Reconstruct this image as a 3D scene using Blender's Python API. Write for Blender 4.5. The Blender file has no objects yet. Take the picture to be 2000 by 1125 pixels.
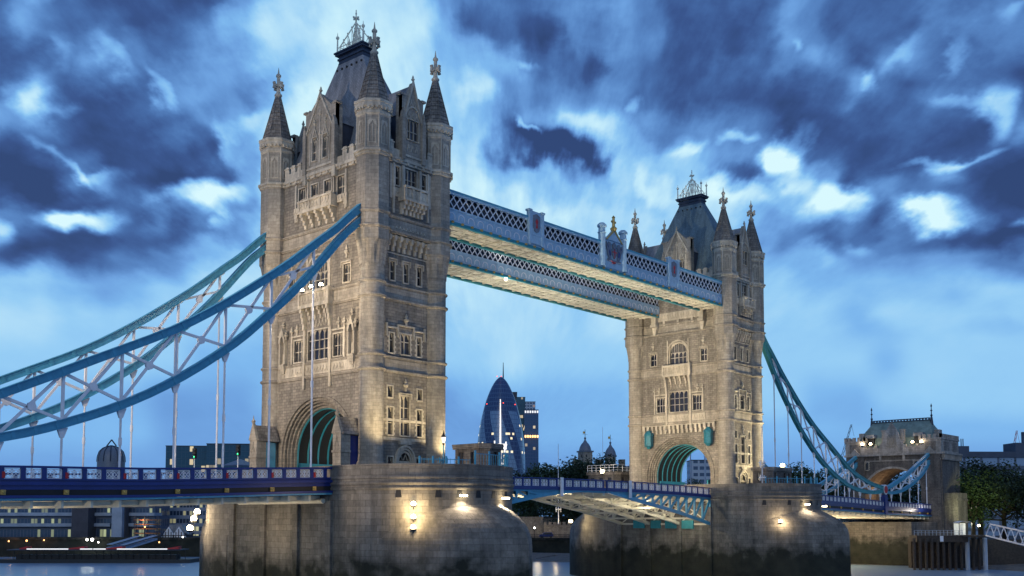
import bpy, math, random
from mathutils import Vector, Matrix
random.seed(7)
C = bpy.context.scene.collection
sc = bpy.context.scene
# ------------------------------------------------------------------ camera
CX, CY, YAW, FP, Y0, PIT = -84.303, -101.152, 0.84926, 2017.5, 874.27, 0.068762
cam = bpy.data.cameras.new("camera"); cam_o = bpy.data.objects.new("camera", cam); C.objects.link(cam_o)
cam.sensor_width = 36; cam.lens = FP/2000*36; cam.clip_end = 8000; cam.clip_start = .5
cam.shift_y = (Y0-562.5)/2000
cam_o.location = (CX, CY, 0)
cam_o.rotation_euler = (math.pi/2+PIT, 0, -YAW)
sc.camera = cam_o
FV = Vector((math.sin(YAW)*math.cos(PIT), math.cos(YAW)*math.cos(PIT), math.sin(PIT)))
RV = Vector((math.cos(YAW), -math.sin(YAW), 0)); UV_ = RV.cross(FV)
FH = Vector((math.sin(YAW), math.cos(YAW), 0))
def at(u, v, w):
    """point seen at photo pixel (u,v) at depth w metres from the viewpoint (used to survey far positions)"""
    return Vector((CX, CY, 0)) + (FV + RV*((u-1000)/FP) + UV_*((Y0-v)/FP))*w
# ------------------------------------------------------------------ world
def srgb(r, g, b):
    f = lambda c: (c/12.92 if c <= .04045 else ((c+.055)/1.055)**2.4)
    return (f(r/255), f(g/255), f(b/255), 1)
world = bpy.data.worlds.new("World"); sc.world = world; world.use_nodes = True
SUN_EL, SUN_ROT = math.radians(4), math.radians(170)
ROWS = [ # elevation rows and lightness 0-9, a step every 1/30 of the span
(0,   "232 111 147 888 742 223 431 124 311 123 2"),
(60,  "242 212 357 788 852 213 431 124 311 123 3"),
(120, "113 432 346 788 755 522 321 123 413 322 1"),
(180, "151 124 435 888 766 433 321 111 242 124 1"),
(240, "431 112 347 888 775 345 633 331 111 112 4"),
(300, "123 111 158 888 776 200 466 437 211 112 1"),
(340, "013 411 258 888 787 555 656 526 411 141 0"),
(380, "101 126 757 888 888 766 667 865 773 221 0"),
(420, "327 413 436 888 888 887 777 754 442 651 3"),
(460, "510 011 247 888 888 877 777 643 233 210 3"),
(500, "100 123 567 888 888 777 777 655 544 443 3"),
(560, "665 456 777 888 877 787 777 766 555 556 6"),
(620, "776 666 666 777 767 776 776 666 656 666 6"),
(700, "666 666 555 666 666 766 666 666 665 666 6"),
(780, "555 554 445 555 545 555 565 666 556 666 6"),
(840, "555 554 444 444 444 455 555 555 555 555 5"),
(910, "444 444 444 444 444 444 444 444 444 444 4"),
]
BLOBS = [ # breaks (+) and banks (-) in the cloud: u, v, half sizes, tilt, lightness change
(71,206,22,32,0,5),(124,199,22,10,0,3),(217,121,42,14,40,3),(131,121,12,24,-25,2),(78,288,22,11,30,4),(135,327,34,10,42,6),(172,333,30,10,0,4),(309,174,34,13,55,4),(476,242,32,16,-30,3),(434,285,12,30,0,4),(384,392,52,26,8,6),(165,425,36,22,5,8),(14,440,26,14,30,5),(428,436,12,18,0,4),(92,18,22,14,30,2),
(927,171,28,26,0,3),(1041,121,18,9,30,3),(1041,262,28,8,42,6),(1158,249,38,22,-20,4),(1198,299,28,24,0,4),(1249,199,16,16,0,4),(1345,281,26,13,-20,4),(1276,341,20,30,-20,4),(1020,267,26,18,30,-4),(1112,309,66,26,20,-6),(1155,103,28,22,0,-3),(1055,60,46,40,0,-2),(956,46,40,36,0,-2),
(1556,85,12,18,0,3),(1695,169,18,18,-20,5),(1783,114,50,14,-35,3),(1872,117,11,30,25,3),(1968,28,30,18,-30,3),(1929,210,24,36,10,6),(1876,199,22,10,-15,3),(1869,322,34,10,-40,6),(1812,328,46,8,-8,4),(1919,284,32,9,-25,4),(1527,299,26,34,15,7),(1577,256,13,26,15,3),(1549,355,16,18,0,4),(1435,254,24,12,5,5),(1463,382,46,20,0,3),(1623,392,52,32,-5,6),(1830,423,36,21,0,8),(1965,433,26,11,-20,5),(1667,472,22,15,0,3),(1610,506,32,20,0,2),(1998,452,12,24,0,5),
(1500,340,46,14,0,-3),(1700,430,70,24,0,-2),(1930,340,70,30,0,-2),(330,350,60,30,0,-2),(60,360,60,26,0,-1),(1720,640,50,20,0,-1.2),(1960,640,70,14,0,-1.2),(1700,800,90,28,0,-.8),(960,800,160,40,0,-.6),(280,790,120,26,0,-.5)]
PAL = [(47,70,118),(56,84,140),(70,108,168),(88,134,196),(108,160,222),(124,182,237),(148,203,244),(174,219,247),(196,235,251),(216,248,254)]
nt = world.node_tree; nt.nodes.clear()
def N(t, **k):
    n = nt.nodes.new(t)
    for a, b in k.items():
        if a == 'inp':
            for i, x in b.items():
                if isinstance(x, bpy.types.NodeSocket): nt.links.new(x, n.inputs[i])
                else: n.inputs[i].default_value = x
        else: setattr(n, a, b)
    return n
def M(op, a, b=0.0, c=None):
    i = {0: a, 1: b}
    if c is not None: i[2] = c
    return N('ShaderNodeMath', operation=op, inp=i).outputs[0]
def VD(v, w): return N('ShaderNodeVectorMath', operation='DOT_PRODUCT', inp={0: v, 1: w}).outputs['Value']
tc = N('ShaderNodeTexCoord').outputs['Generated']
fwd = M('MAXIMUM', M('ABSOLUTE', VD(tc, FH[:])), .12)
a_ = M('DIVIDE', VD(tc, RV[:]), M('MAXIMUM', M('ABSOLUTE', VD(tc, FV[:])), .12))
e_ = M('DIVIDE', VD(tc, (0, 0, 1)), fwd)
# cloud streaks fan out from a vanishing point low over the river
ang = M('ARCTAN2', M('SUBTRACT', e_, .06), a_)
rad = M('SQRT', M('ADD', M('MULTIPLY', a_, a_), M('POWER', M('SUBTRACT', e_, .06), 2.0)))
lr = M('LOGARITHM', M('ADD', rad, .02), 2.718)
pv = N('ShaderNodeCombineXYZ', inp={0: M('MULTIPLY', ang, 5.5), 1: M('MULTIPLY', lr, 2.6), 2: 0.0}).outputs[0]
pc = N('ShaderNodeCombineXYZ', inp={0: M('MULTIPLY', a_, 9.0), 1: M('MULTIPLY', e_, 13.0), 2: 3.0}).outputs[0]
n1 = N('ShaderNodeTexNoise', inp={'Vector': pv, 'Scale': 1.8, 'Detail': 5.0, 'Roughness': .5})
n2 = N('ShaderNodeTexNoise', inp={'Vector': pc, 'Scale': 1.0, 'Detail': 5.0, 'Roughness': .52})
n3 = N('ShaderNodeTexNoise', inp={'Vector': pv, 'Scale': 3.0, 'Detail': 6.0, 'Roughness': .55})
s1 = N('ShaderNodeSeparateColor', inp={0: n1.outputs['Color']}); s2 = N('ShaderNodeSeparateColor', inp={0: n2.outputs['Color']})
# how strongly the clouds are ruffled: strong high up, calm near the horizon
calm = N('ShaderNodeMapRange', inp={0: e_, 1: .16, 2: .30, 3: .16, 4: 1.0}).outputs[0]
wa = M('ADD', M('MULTIPLY', M('SUBTRACT', s1.outputs[0], .5), .075), M('MULTIPLY', M('SUBTRACT', s2.outputs[0], .5), .075))
we = M('ADD', M('MULTIPLY', M('SUBTRACT', s1.outputs[1], .5), .055), M('MULTIPLY', M('SUBTRACT', s2.outputs[1], .5), .07))
aw = M('ADD', a_, M('MULTIPLY', wa, calm)); ew = M('ADD', e_, M('MULTIPLY', we, calm))
fac = M('MULTIPLY_ADD', aw, FP/2000, .5)
def ev(v): # elevation tangent of a photo row
    d = FV + UV_*((Y0-v)/FP); return d.z/d.dot(FH)
prev = None
for v, s in reversed(ROWS):
    r = N('ShaderNodeValToRGB', inp={0: fac}); cr = r.color_ramp; cr.interpolation = 'EASE'
    s = s.replace(' ', ''); k = 31
    for i in range(k-2): cr.elements.new(.5)
    for i in range(k):
        cr.elements[i].position = i/(k-1)
        g = int(s[i])/9; cr.elements[i].color = (g, g, g, 1)
    out = r.outputs[0]
    if prev is None: val = out
    else:
        t = N('ShaderNodeMapRange', interpolation_type='SMOOTHSTEP', inp={0: ew, 1: ev(prev), 2: ev(v), 3: 0.0, 4: 1.0}).outputs[0]
        val = N('ShaderNodeMix', data_type='RGBA', inp={0: t, 6: val, 7: out}).outputs[2]
    prev = v
val = N('ShaderNodeSeparateColor', inp={0: val}).outputs[0]
det = M('ADD', M('MULTIPLY', M('SUBTRACT', n3.outputs[0], .5), .34), M('MULTIPLY', M('SUBTRACT', n2.outputs[0], .5), .42))
bw_ = M('ADD', a_, M('MULTIPLY', M('MULTIPLY', wa, calm), 1.0)); be_ = M('ADD', e_, M('MULTIPLY', M('MULTIPLY', we, calm), 1.0))
bv = N('ShaderNodeCombineXYZ', inp={0: bw_, 1: be_, 2: 0.0}).outputs[0]; tot = M('MULTIPLY', det, calm)
for (u, v, ru, rv, rt, am) in BLOBS:
    mp = N('ShaderNodeMapping', vector_type='TEXTURE', inp={0: bv, 1: ((u-1000)/FP, ev(v), 0), 2: (0, 0, math.radians(-rt)), 3: (ru/FP, rv/FP, 1)}).outputs[0]
    ln = N('ShaderNodeVectorMath', operation='LENGTH', inp={0: mp}).outputs['Value']
    tot = M('ADD', tot, N('ShaderNodeMapRange', interpolation_type='SMOOTHSTEP', inp={0: ln, 1: .1, 2: 1.9, 3: am/9*(.62 if am > 0 else .5), 4: 0.0}).outputs[0])
val = M('ADD', val, tot)
pr = N('ShaderNodeValToRGB', inp={0: val}); cr = pr.color_ramp
for i in range(len(PAL)-2): cr.elements.new(.5)
for i, c in enumerate(PAL): cr.elements[i].position = i/9; cr.elements[i].color = srgb(*c)
sky = N('ShaderNodeTexSky', sky_type='NISHITA', sun_disc=False, sun_elevation=SUN_EL, sun_rotation=SUN_ROT, altitude=20.0)
skm = N('ShaderNodeMix', data_type='RGBA', blend_type='ADD', inp={0: .004, 6: pr.outputs[0], 7: sky.outputs[0]})
bg = N('ShaderNodeBackground', inp={0: skm.outputs[2], 1: 1.0})
nt.links.new(bg.outputs[0], N('ShaderNodeOutputWorld').inputs[0])
world.cycles.sampling_method = 'MANUAL'; world.cycles.sample_map_resolution = 512
# ------------------------------------------------------------------ sun (added lamp: soft frontal fill on the south and east faces)
sl = bpy.data.lights.new("sun_fill", 'SUN'); sl.energy = .30; sl.angle = math.radians(25); sl.color = (1.0, .9, .82)
so = bpy.data.objects.new("sun_fill", sl); C.objects.link(so)
so.rotation_euler = Vector((.75, .55, -.42)).to_track_quat('-Z', 'Y').to_euler()
sc.view_settings.view_transform = 'Standard'; sc.view_settings.look = 'None'; sc.view_settings.exposure = 0; sc.view_settings.gamma = 1
sc.cycles.max_bounces = 5; sc.cycles.diffuse_bounces = 2; sc.cycles.glossy_bounces = 3; sc.cycles.transparent_max_bounces = 6
sc.cycles.sample_clamp_indirect = 3
def spot(loc, tgt, power, ang=60, col=(1, .78, .5), blend=.6, size=.25, name='floodlight_beam'):
    l = bpy.data.lights.new(name, 'SPOT'); l.energy = power; l.spot_size = math.radians(ang); l.spot_blend = blend
    l.color = col; l.shadow_soft_size = size
    o = bpy.data.objects.new(name, l); C.objects.link(o); o.location = loc
    o.rotation_euler = (Vector(tgt)-Vector(loc)).to_track_quat('-Z', 'Y').to_euler(); return o
def point(loc, power, col=(1, .8, .55), size=.2, name='point_light'):
    l = bpy.data.lights.new(name, 'POINT'); l.energy = power; l.color = col; l.shadow_soft_size = size
    o = bpy.data.objects.new(name, l); C.objects.link(o); o.location = loc; return o
# ------------------------------------------------------------------ materials
MATS = {}
def mat(name, col, rough=.8, metal=0.0, noise=.0, nscale=1.0, emit=None, estr=1.0, bump=0.0, spec=.5):
    m = bpy.data.materials.new(name); m.use_nodes = True; t = m.node_tree; b = t.nodes['Principled BSDF']
    b.inputs['Base Color'].default_value = (*col, 1); b.inputs['Roughness'].default_value = rough; b.inputs['Metallic'].default_value = metal
    b.inputs['Specular IOR Level'].default_value = spec
    if noise or bump:
        co = t.nodes.new('ShaderNodeNewGeometry')
        n = t.nodes.new('ShaderNodeTexNoise'); n.inputs['Scale'].default_value = nscale; n.inputs['Detail'].default_value = 5; n.inputs['Roughness'].default_value = .65
        t.links.new(co.outputs['Position'], n.inputs['Vector'])
        if noise:
            r = t.nodes.new('ShaderNodeMapRange'); r.inputs[1].default_value = .3; r.inputs[2].default_value = .7
            r.inputs[3].default_value = 1-noise; r.inputs[4].default_value = 1+noise
            t.links.new(n.outputs[0], r.inputs[0])
            x = t.nodes.new('ShaderNodeVectorMath'); x.operation = 'SCALE'; x.inputs[0].default_value = col
            t.links.new(r.outputs[0], x.inputs['Scale']); t.links.new(x.outputs[0], b.inputs['Base Color'])
        if bump:
            bp = t.nodes.new('ShaderNodeBump'); bp.inputs['Strength'].default_value = bump; bp.inputs['Distance'].default_value = .05
            t.links.new(n.outputs[0], bp.inputs['Height']); t.links.new(bp.outputs[0], b.inputs['Normal'])
    if emit: b.inputs['Emission Color'].default_value = (*emit, 1); b.inputs['Emission Strength'].default_value = estr
    MATS[name] = m; return m
def stone(name, c1, c2, mortar, bw, rh, ms=.012, bump=.5, attr=False, stain=0.3, tide=False, rough=.9, vary=.5):
    m = bpy.data.materials.new(name); m.use_nodes = True; t = m.node_tree; b = t.nodes['Principled BSDF']
    L = t.links.new; nn = t.nodes.new
    g = nn('ShaderNodeNewGeometry'); sx = nn('ShaderNodeSeparateXYZ'); L(g.outputs['Position'], sx.inputs[0])
    cb = nn('ShaderNodeCombineXYZ')
    if attr:
        at_ = nn('ShaderNodeAttribute'); at_.attribute_name = 'wrap'; L(at_.outputs['Vector'], cb.inputs[0]); v = at_.outputs['Vector']
    else:
        d = nn('ShaderNodeMath'); d.operation = 'SUBTRACT'; L(sx.outputs[0], d.inputs[0]); L(sx.outputs[1], d.inputs[1])
        L(d.outputs[0], cb.inputs[0]); L(sx.outputs[2], cb.inputs[1]); v = cb.outputs[0]
    br = nn('ShaderNodeTexBrick'); L(v, br.inputs['Vector'])
    br.inputs['Color1'].default_value = (*c1, 1); br.inputs['Color2'].default_value = (*c2, 1); br.inputs['Mortar'].default_value = (*mortar, 1)
    br.inputs['Scale'].default_value = 1; br.inputs['Mortar Size'].default_value = ms; br.inputs['Mortar Smooth'].default_value = .3
    br.inputs['Brick Width'].default_value = bw; br.inputs['Row Height'].default_value = rh
    n = nn('ShaderNodeTexNoise'); n.inputs['Scale'].default_value = .45; n.inputs['Detail'].default_value = 7; n.inputs['Roughness'].default_value = .7
    mp = nn('ShaderNodeMapping'); mp.inputs['Scale'].default_value = (1, 1, .35); L(g.outputs['Position'], mp.inputs[0]); L(mp.outputs[0], n.inputs['Vector'])
    mr = nn('ShaderNodeMapRange'); mr.inputs[1].default_value = .3; mr.inputs[2].default_value = .7; mr.inputs[3].default_value = 1-stain; mr.inputs[4].default_value = 1+stain*.55; L(n.outputs[0], mr.inputs[0])
    n2 = nn('ShaderNodeTexNoise'); n2.inputs['Scale'].default_value = 3.5; n2.inputs['Detail'].default_value = 6; L(g.outputs['Position'], n2.inputs['Vector'])
    mr2 = nn('ShaderNodeMapRange'); mr2.inputs[1].default_value = .3; mr2.inputs[2].default_value = .7; mr2.inputs[3].default_value = .86; mr2.inputs[4].default_value = 1.12; L(n2.outputs[0], mr2.inputs[0])
    n4 = nn('ShaderNodeTexNoise'); n4.inputs['Scale'].default_value = 1.0; n4.inputs['Detail'].default_value = 5; n4.inputs['Roughness'].default_value = .7
    mp4 = nn('ShaderNodeMapping'); mp4.inputs['Scale'].default_value = (.8, .8, .10); L(g.outputs['Position'], mp4.inputs[0]); L(mp4.outputs[0], n4.inputs['Vector'])
    mr4 = nn('ShaderNodeMapRange'); mr4.inputs[1].default_value = .38; mr4.inputs[2].default_value = .6; mr4.inputs[3].default_value = 1-stain*.9; mr4.inputs[4].default_value = 1.08; L(n4.outputs[0], mr4.inputs[0])
    mu0 = nn('ShaderNodeMath'); mu0.operation = 'MULTIPLY'; L(mr.outputs[0], mu0.inputs[0]); L(mr4.outputs[0], mu0.inputs[1])
    mu = nn('ShaderNodeMath'); mu.operation = 'MULTIPLY'; L(mu0.outputs[0], mu.inputs[0]); L(mr2.outputs[0], mu.inputs[1])
    sc_ = nn('ShaderNodeVectorMath'); sc_.operation = 'SCALE'; L(br.outputs[0], sc_.inputs[0]); L(mu.outputs[0], sc_.inputs['Scale'])
    col = sc_.outputs[0]
    if tide:
        # weed and silt left by the river below the tide line
        n3 = nn('ShaderNodeTexNoise'); n3.inputs['Scale'].default_value = .5; n3.inputs['Detail'].default_value = 6; L(g.outputs['Position'], n3.inputs['Vector'])
        ad = nn('ShaderNodeMath'); ad.operation = 'MULTIPLY_ADD'; L(n3.outputs[0], ad.inputs[0]); ad.inputs[1].default_value = 7.0; L(sx.outputs[2], ad.inputs[2])
        rr = nn('ShaderNodeMapRange'); rr.inputs[1].default_value = -2.6; rr.inputs[2].default_value = -.2; rr.inputs[3].default_value = 1; rr.inputs[4].default_value = 0; L(ad.outputs[0], rr.inputs[0])
        rp = nn('ShaderNodeValToRGB'); L(n3.outputs[0], rp.inputs[0]); rp.color_ramp.elements[0].color = (.014, .016, .010, 1); rp.color_ramp.elements[0].position = .35
        rp.color_ramp.elements[1].color = (.035, .035, .022, 1); rp.color_ramp.elements[1].position = .7
        mx = nn('ShaderNodeMix'); mx.data_type = 'RGBA'; L(rr.outputs[0], mx.inputs[0]); L(col, mx.inputs[6]); L(rp.outputs[0], mx.inputs[7]); col = mx.outputs[2]
    L(col, b.inputs['Base Color']); b.inputs['Roughness'].default_value = rough
    hs = nn('ShaderNodeMath'); hs.operation = 'MULTIPLY_ADD'; L(n2.outputs[0], hs.inputs[0]); hs.inputs[1].default_value = .6
    inv = nn('ShaderNodeMath'); inv.operation = 'SUBTRACT'; inv.inputs[0].default_value = 1; L(br.outputs['Fac'], inv.inputs[1]); L(inv.outputs[0], hs.inputs[2])
    bp = nn('ShaderNodeBump'); bp.inputs['Strength'].default_value = bump; bp.inputs['Distance'].default_value = .06; L(hs.outputs[0], bp.inputs['Height']); L(bp.outputs[0], b.inputs['Normal'])
    MATS[name] = m; return m
stone('ashlar', (.43, .38, .305), (.33, .29, .235), (.18, .16, .13), .98, .42, ms=.012, bump=.4, stain=.28)
stone('rubble', (.33, .29, .235), (.215, .19, .158), (.11, .097, .08), .78, .36, ms=.016, bump=.8, stain=.30)
stone('trim', (.64, .565, .44), (.55, .485, .385), (.42, .37, .29), 1.3, .5, ms=.006, bump=.25, stain=.35)
stone('spire_stone', (.33, .29, .245), (.22, .195, .17), (.08, .07, .06), .7, .42, ms=.02, bump=.7, stain=.4)
stone('granite', (.235, .21, .178), (.16, .145, .125), (.10, .09, .075), 1.45, .68, ms=.016, bump=.7, attr=True, stain=.30, tide=True)
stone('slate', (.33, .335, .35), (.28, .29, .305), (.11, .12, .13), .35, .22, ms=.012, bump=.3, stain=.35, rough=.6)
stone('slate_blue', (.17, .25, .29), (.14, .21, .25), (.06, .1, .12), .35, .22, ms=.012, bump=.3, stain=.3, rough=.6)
stone('river_stone', (.22, .19, .155), (.15, .13, .11), (.07, .06, .05), 1.2, .55, ms=.02, bump=.6, tide=True)
stone('gate_stone', (.20, .18, .16), (.14, .125, .115), (.06, .055, .05), .7, .32, ms=.015, bump=.7, stain=.4); stone('gate_trim', (.46, .42, .37), (.36, .33, .29), (.15, .13, .12), 1.1, .45, bump=.3, stain=.35)
stone('castle_stone', (.30, .26, .21), (.2, .175, .145), (.1, .09, .08), .8, .4, ms=.02, bump=.6)
stone('river_brick', (.10, .075, .055), (.07, .055, .045), (.04, .035, .03), 1.2, .5, ms=.03, bump=.5, tide=True)
mat('glass', (.012, .016, .03), .12, spec=.8); _t = MATS['glass'].node_tree; _o = _t.nodes.new('ShaderNodeObjectInfo'); _r = _t.nodes.new('ShaderNodeValToRGB'); _t.links.new(_o.outputs['Random'], _r.inputs[0]); _r.color_ramp.elements[0].color = (.006, .009, .02, 1); _r.color_ramp.elements[1].color = (.07, .07, .075, 1); _r.color_ramp.elements[1].position = .95; _t.links.new(_r.outputs[0], _t.nodes['Principled BSDF'].inputs['Base Color']); mat('dark', (.012, .012, .014), .6); mat('vault_black', (.02, .018, .016), .9)
mat('blue', (.07, .31, .46), .42, noise=.14, nscale=1.2); mat('lantern_teal', (.02, .16, .21), .5, noise=.3, nscale=3.0); mat('chain_teal', (.055, .27, .30), .45, noise=.15, nscale=.8); mat('teal', (.03, .25, .30), .4, noise=.15, nscale=1.0)
mat('pale_blue', (.36, .52, .64), .5, noise=.15, nscale=2.0); mat('navy', (.012, .03, .17), .35, noise=.15, nscale=.7)
mat('white', (.78, .78, .80), .45, noise=.1, nscale=1.5); mat('cream', (.68, .63, .50), .6, noise=.14, nscale=.8, bump=.2)
mat('gold', (.55, .36, .10), .4, metal=.3); mat('iron_cream', (.85, .80, .62), .5); mat('red', (.45, .02, .02), .4)
mat('lead', (.035, .045, .07), .5, noise=.3, nscale=1.5); mat('asphalt', (.05, .05, .05), .9, noise=.2, nscale=2)
mat('roof_grey', (.07, .09, .13), .7, noise=.2, nscale=.4); mat('green_lead', (.20, .26, .22), .7, noise=.35, nscale=.6); mat('black', (.01, .01, .012), .4)
mat('lamp_warm', (1, .9, .7), emit=(1, .82, .5), estr=25); mat('lamp_white', (1, 1, 1), emit=(1, .97, .9), estr=14)
mat('lamp_green', (0, .5, .2), emit=(.05, 1, .35), estr=4); mat('lamp_red', (.6, 0, 0), emit=(1, .08, .05), estr=3)
mat('lamp_orange', (1, .5, .2), emit=(1, .45, .15), estr=4); mat('white_glow', (.9, .9, .9), .4, emit=(1, .95, .85), estr=.9)
mat('bark', (.03, .024, .018), .9); mat('leaf_a', (.03, .062, .018), .8, noise=.5, nscale=.5); mat('leaf_b', (.02, .04, .015), .8, noise=.5, nscale=.5)
mat('lead_dome', (.16, .18, .22), .45, noise=.25, nscale=2.0)
mat('timber', (.045, .035, .028), .8, noise=.4, nscale=2.0); mat('concrete', (.36, .41, .48), .8, noise=.2, nscale=.3); mat('concrete_dark', (.07, .07, .085), .8, noise=.25, nscale=.3)
mat('sand', (.12, .11, .10), .95, noise=.4, nscale=.8, bump=.5); mat('orange', (.5, .2, .06), .5)
SPLIT = set('crosstree carved_panel label_mould dark_panel dormer_cheek gable_tracery drain_slot drain_hole roof_vent battlement pilaster machinery_window gilt_stud vault_dado parapet_post rib canopy_post lit_fascia red_roof_wedge handrail roof_aerial warning_light slit_window frieze lion_emblem girder merlon balcony_band plant_room facade_band balcony corbel_table glazing stair_tower gable timbering side_window crest_cross crest_shadow_work coat_of_arms ramp_column doorway wall turret_panelling'.split())
# ------------------------------------------------------------------ mesh builder
class MB:
    def __init__(s): s.v = []; s.f = []; s.w = []; s.sm = []
    def quad(s, a, b, c, d, sm=False): 
        n = len(s.v); s.v += [tuple(a), tuple(b), tuple(c), tuple(d)]; s.f.append((n, n+1, n+2, n+3)); s.sm.append(sm)
    def poly(s, pts, sm=False):
        n = len(s.v); s.v += [tuple(p) for p in pts]; s.f.append(tuple(range(n, n+len(pts)))); s.sm.append(sm)
    def hexa(s, p):  # 8 corners: 0-3 bottom ring, 4-7 top ring
        n = len(s.v); s.v += [tuple(q) for q in p]
        for f in ((0, 3, 2, 1), (4, 5, 6, 7), (0, 1, 5, 4), (1, 2, 6, 5), (2, 3, 7, 6), (3, 0, 4, 7)): s.f.append(tuple(n+i for i in f)); s.sm.append(False)
    def box(s, x0, y0, z0, x1, y1, z1):
        s.hexa([(x0, y0, z0), (x1, y0, z0), (x1, y1, z0), (x0, y1, z0), (x0, y0, z1), (x1, y0, z1), (x1, y1, z1), (x0, y1, z1)])
    def beam(s, p, q, w, h, side=None):
        p = Vector(p); q = Vector(q); d = (q-p).normalized()
        a = Vector(side) if side else d.cross(Vector((0, 0, 1)))
        if a.length < 1e-4: a = Vector((1, 0, 0))
        a.normalize(); b = d.cross(a).normalized(); a = a*w/2; b = b*h/2
        s.hexa([p-a-b, p+a-b, p+a+b, p-a+b, q-a-b, q+a-b, q+a+b, q-a+b])
    def tube(s, p, q, r, r2=None, n=8, cap=True):
        r2 = r if r2 is None else r2; p = Vector(p); q = Vector(q); d = (q-p).normalized()
        a = d.cross(Vector((0, 0, 1))); a = Vector((1, 0, 0)) if a.length < 1e-4 else a.normalized(); b = d.cross(a)
        k = len(s.v)
        for c, rr in ((p, r), (q, r2)):
            for i in range(n):
                t = 2*math.pi*i/n; s.v.append(tuple(c+a*math.cos(t)*rr+b*math.sin(t)*rr))
        for i in range(n): s.f.append((k+i, k+(i+1) % n, k+n+(i+1) % n, k+n+i)); s.sm.append(n > 5)
        if cap: s.f.append(tuple(range(k, k+n))); s.f.append(tuple(range(k+n, k+2*n))); s.sm += [False, False]
    def lathe(s, cx, cy, prof, n=16, ph=0.0, sm=None, wrap=False, sy=1.0):
        k = len(s.v); m = len(prof)
        for (r, z) in prof:
            for i in range(n+1 if wrap else n):
                t = ph+2*math.pi*i/n; s.v.append((cx+r*math.cos(t), cy+r*math.sin(t)*sy, z))
                if wrap: s.w.append((10.66*2*math.pi*i/n, z, 0))
        st = n+1 if wrap else n
        for j in range(m-1):
            for i in range(n):
                i2 = i+1 if wrap else (i+1) % n
                s.f.append((k+j*st+i, k+j*st+i2, k+(j+1)*st+i2, k+(j+1)*st+i)); s.sm.append((n > 10) if sm is None else sm)
    def sphere(s, c, r, n=8, sz=1.0):
        s.lathe(c[0], c[1], [(r*math.sin(math.pi*i/n)+1e-4, c[2]-r*sz*math.cos(math.pi*i/n)) for i in range(n+1)], n*2, sm=True)
    def strip(s, rows, sm=False, wv=None, closed=False):
        """rows: list of equal-length point lists, lofted"""
        k = len(s.v); n = len(rows[0])
        for j, r in enumerate(rows):
            for i, p in enumerate(r):
                s.v.append(tuple(p))
                if wv: s.w.append(wv(j, i, p))
        for j in range(len(rows)-1):
            for i in range(n if closed else n-1):
                i2 = (i+1) % n; s.f.append((k+j*n+i, k+j*n+i2, k+(j+1)*n+i2, k+(j+1)*n+i)); s.sm.append(sm)
    def mesh(s, name):
        me = bpy.data.meshes.new(name); me.from_pydata(s.v, [], s.f); 
        if s.w and len(s.w) == len(s.v):
            a = me.attributes.new('wrap', 'FLOAT_VECTOR', 'POINT'); a.data.foreach_set('vector', [c for w in s.w for c in w])
        if any(s.sm): me.polygons.foreach_set('use_smooth', s.sm)
        me.update(); return me
    def clusters(s):
        """groups of faces that touch or lie against each other"""
        par = list(range(len(s.v)))
        def find(a):
            while par[a] != a: par[a] = par[par[a]]; a = par[a]
            return a
        key = {}
        for i, v in enumerate(s.v):
            k = (round(v[0], 3), round(v[1], 3), round(v[2], 3))
            if k in key: par[find(i)] = find(key[k])
            else: key[k] = i
        for f in s.f:
            for i in f[1:]: par[find(i)] = find(f[0])
        bb = {}
        for f in s.f:
            r = find(f[0]); x = bb.setdefault(r, [[1e9]*3, [-1e9]*3, []]); x[2].append(f)
            for i in f:
                for c in range(3): x[0][c] = min(x[0][c], s.v[i][c]); x[1][c] = max(x[1][c], s.v[i][c])
        rs = list(bb); g = {r: r for r in rs}
        def gf(a):
            while g[a] != a: a = g[a]
            return a
        for i, a in enumerate(rs):
            A = bb[a]
            for b_ in rs[i+1:]:
                B = bb[b_]
                if all(A[0][c]-.03 <= B[1][c] and B[0][c]-.03 <= A[1][c] for c in range(3)): g[gf(a)] = gf(b_)
        out = {}
        for r in rs: out.setdefault(gf(r), []).extend(bb[r][2])
        return list(out.values())
    def build(s, name, m, parent=None, base=None):
        if name in SPLIT and parent is not None:
            cl = s.clusters()
            if 1 < len(cl) <= 100:
                first = None; fi = {id(f): i for i, f in enumerate(s.f)}
                for fs in cl:
                    q = MB(); ix = {}
                    for f in fs:
                        for i in f:
                            if i not in ix:
                                ix[i] = len(q.v); q.v.append(s.v[i])
                                if s.w: q.w.append(s.w[i])
                        q.f.append(tuple(ix[i] for i in f)); q.sm.append(s.sm[fi[id(f)]])
                    o = q.build1(name, m, parent, base); first = first or o
                return first
        return s.build1(name, m, parent, base)
    def build1(s, name, m, parent=None, base=None):
        me = s.mesh(name); me.materials.append(MATS[m] if isinstance(m, str) else m)
        o = bpy.data.objects.new(name, me); C.objects.link(o)
        wp = parent['_p'][:] if parent is not None else None
        if parent is not None:
            me.transform(Matrix.Translation(-Vector(wp))); o.parent = parent; o['_p'] = wp
        elif base is not None:
            me.transform(Matrix.Translation(-Vector(base))); o.location = base; o['_p'] = tuple(base)
        else: o['_p'] = (0., 0., 0.)
        return o
def thing(name, label, cat, loc, group=None):
    o = bpy.data.objects.new(name, None); C.objects.link(o); o.location = loc; o['_p'] = tuple(float(x) for x in loc)
    o.empty_display_size = .5
    return tag(o, label, cat, group)
def tag(o, label, cat, group=None):
    o['label'] = label; o['category'] = cat
    if group: o['group'] = group
    return o
def struct(name, mb, m):
    o = mb.build(name, m); o['kind'] = 'structure'; return o
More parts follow.
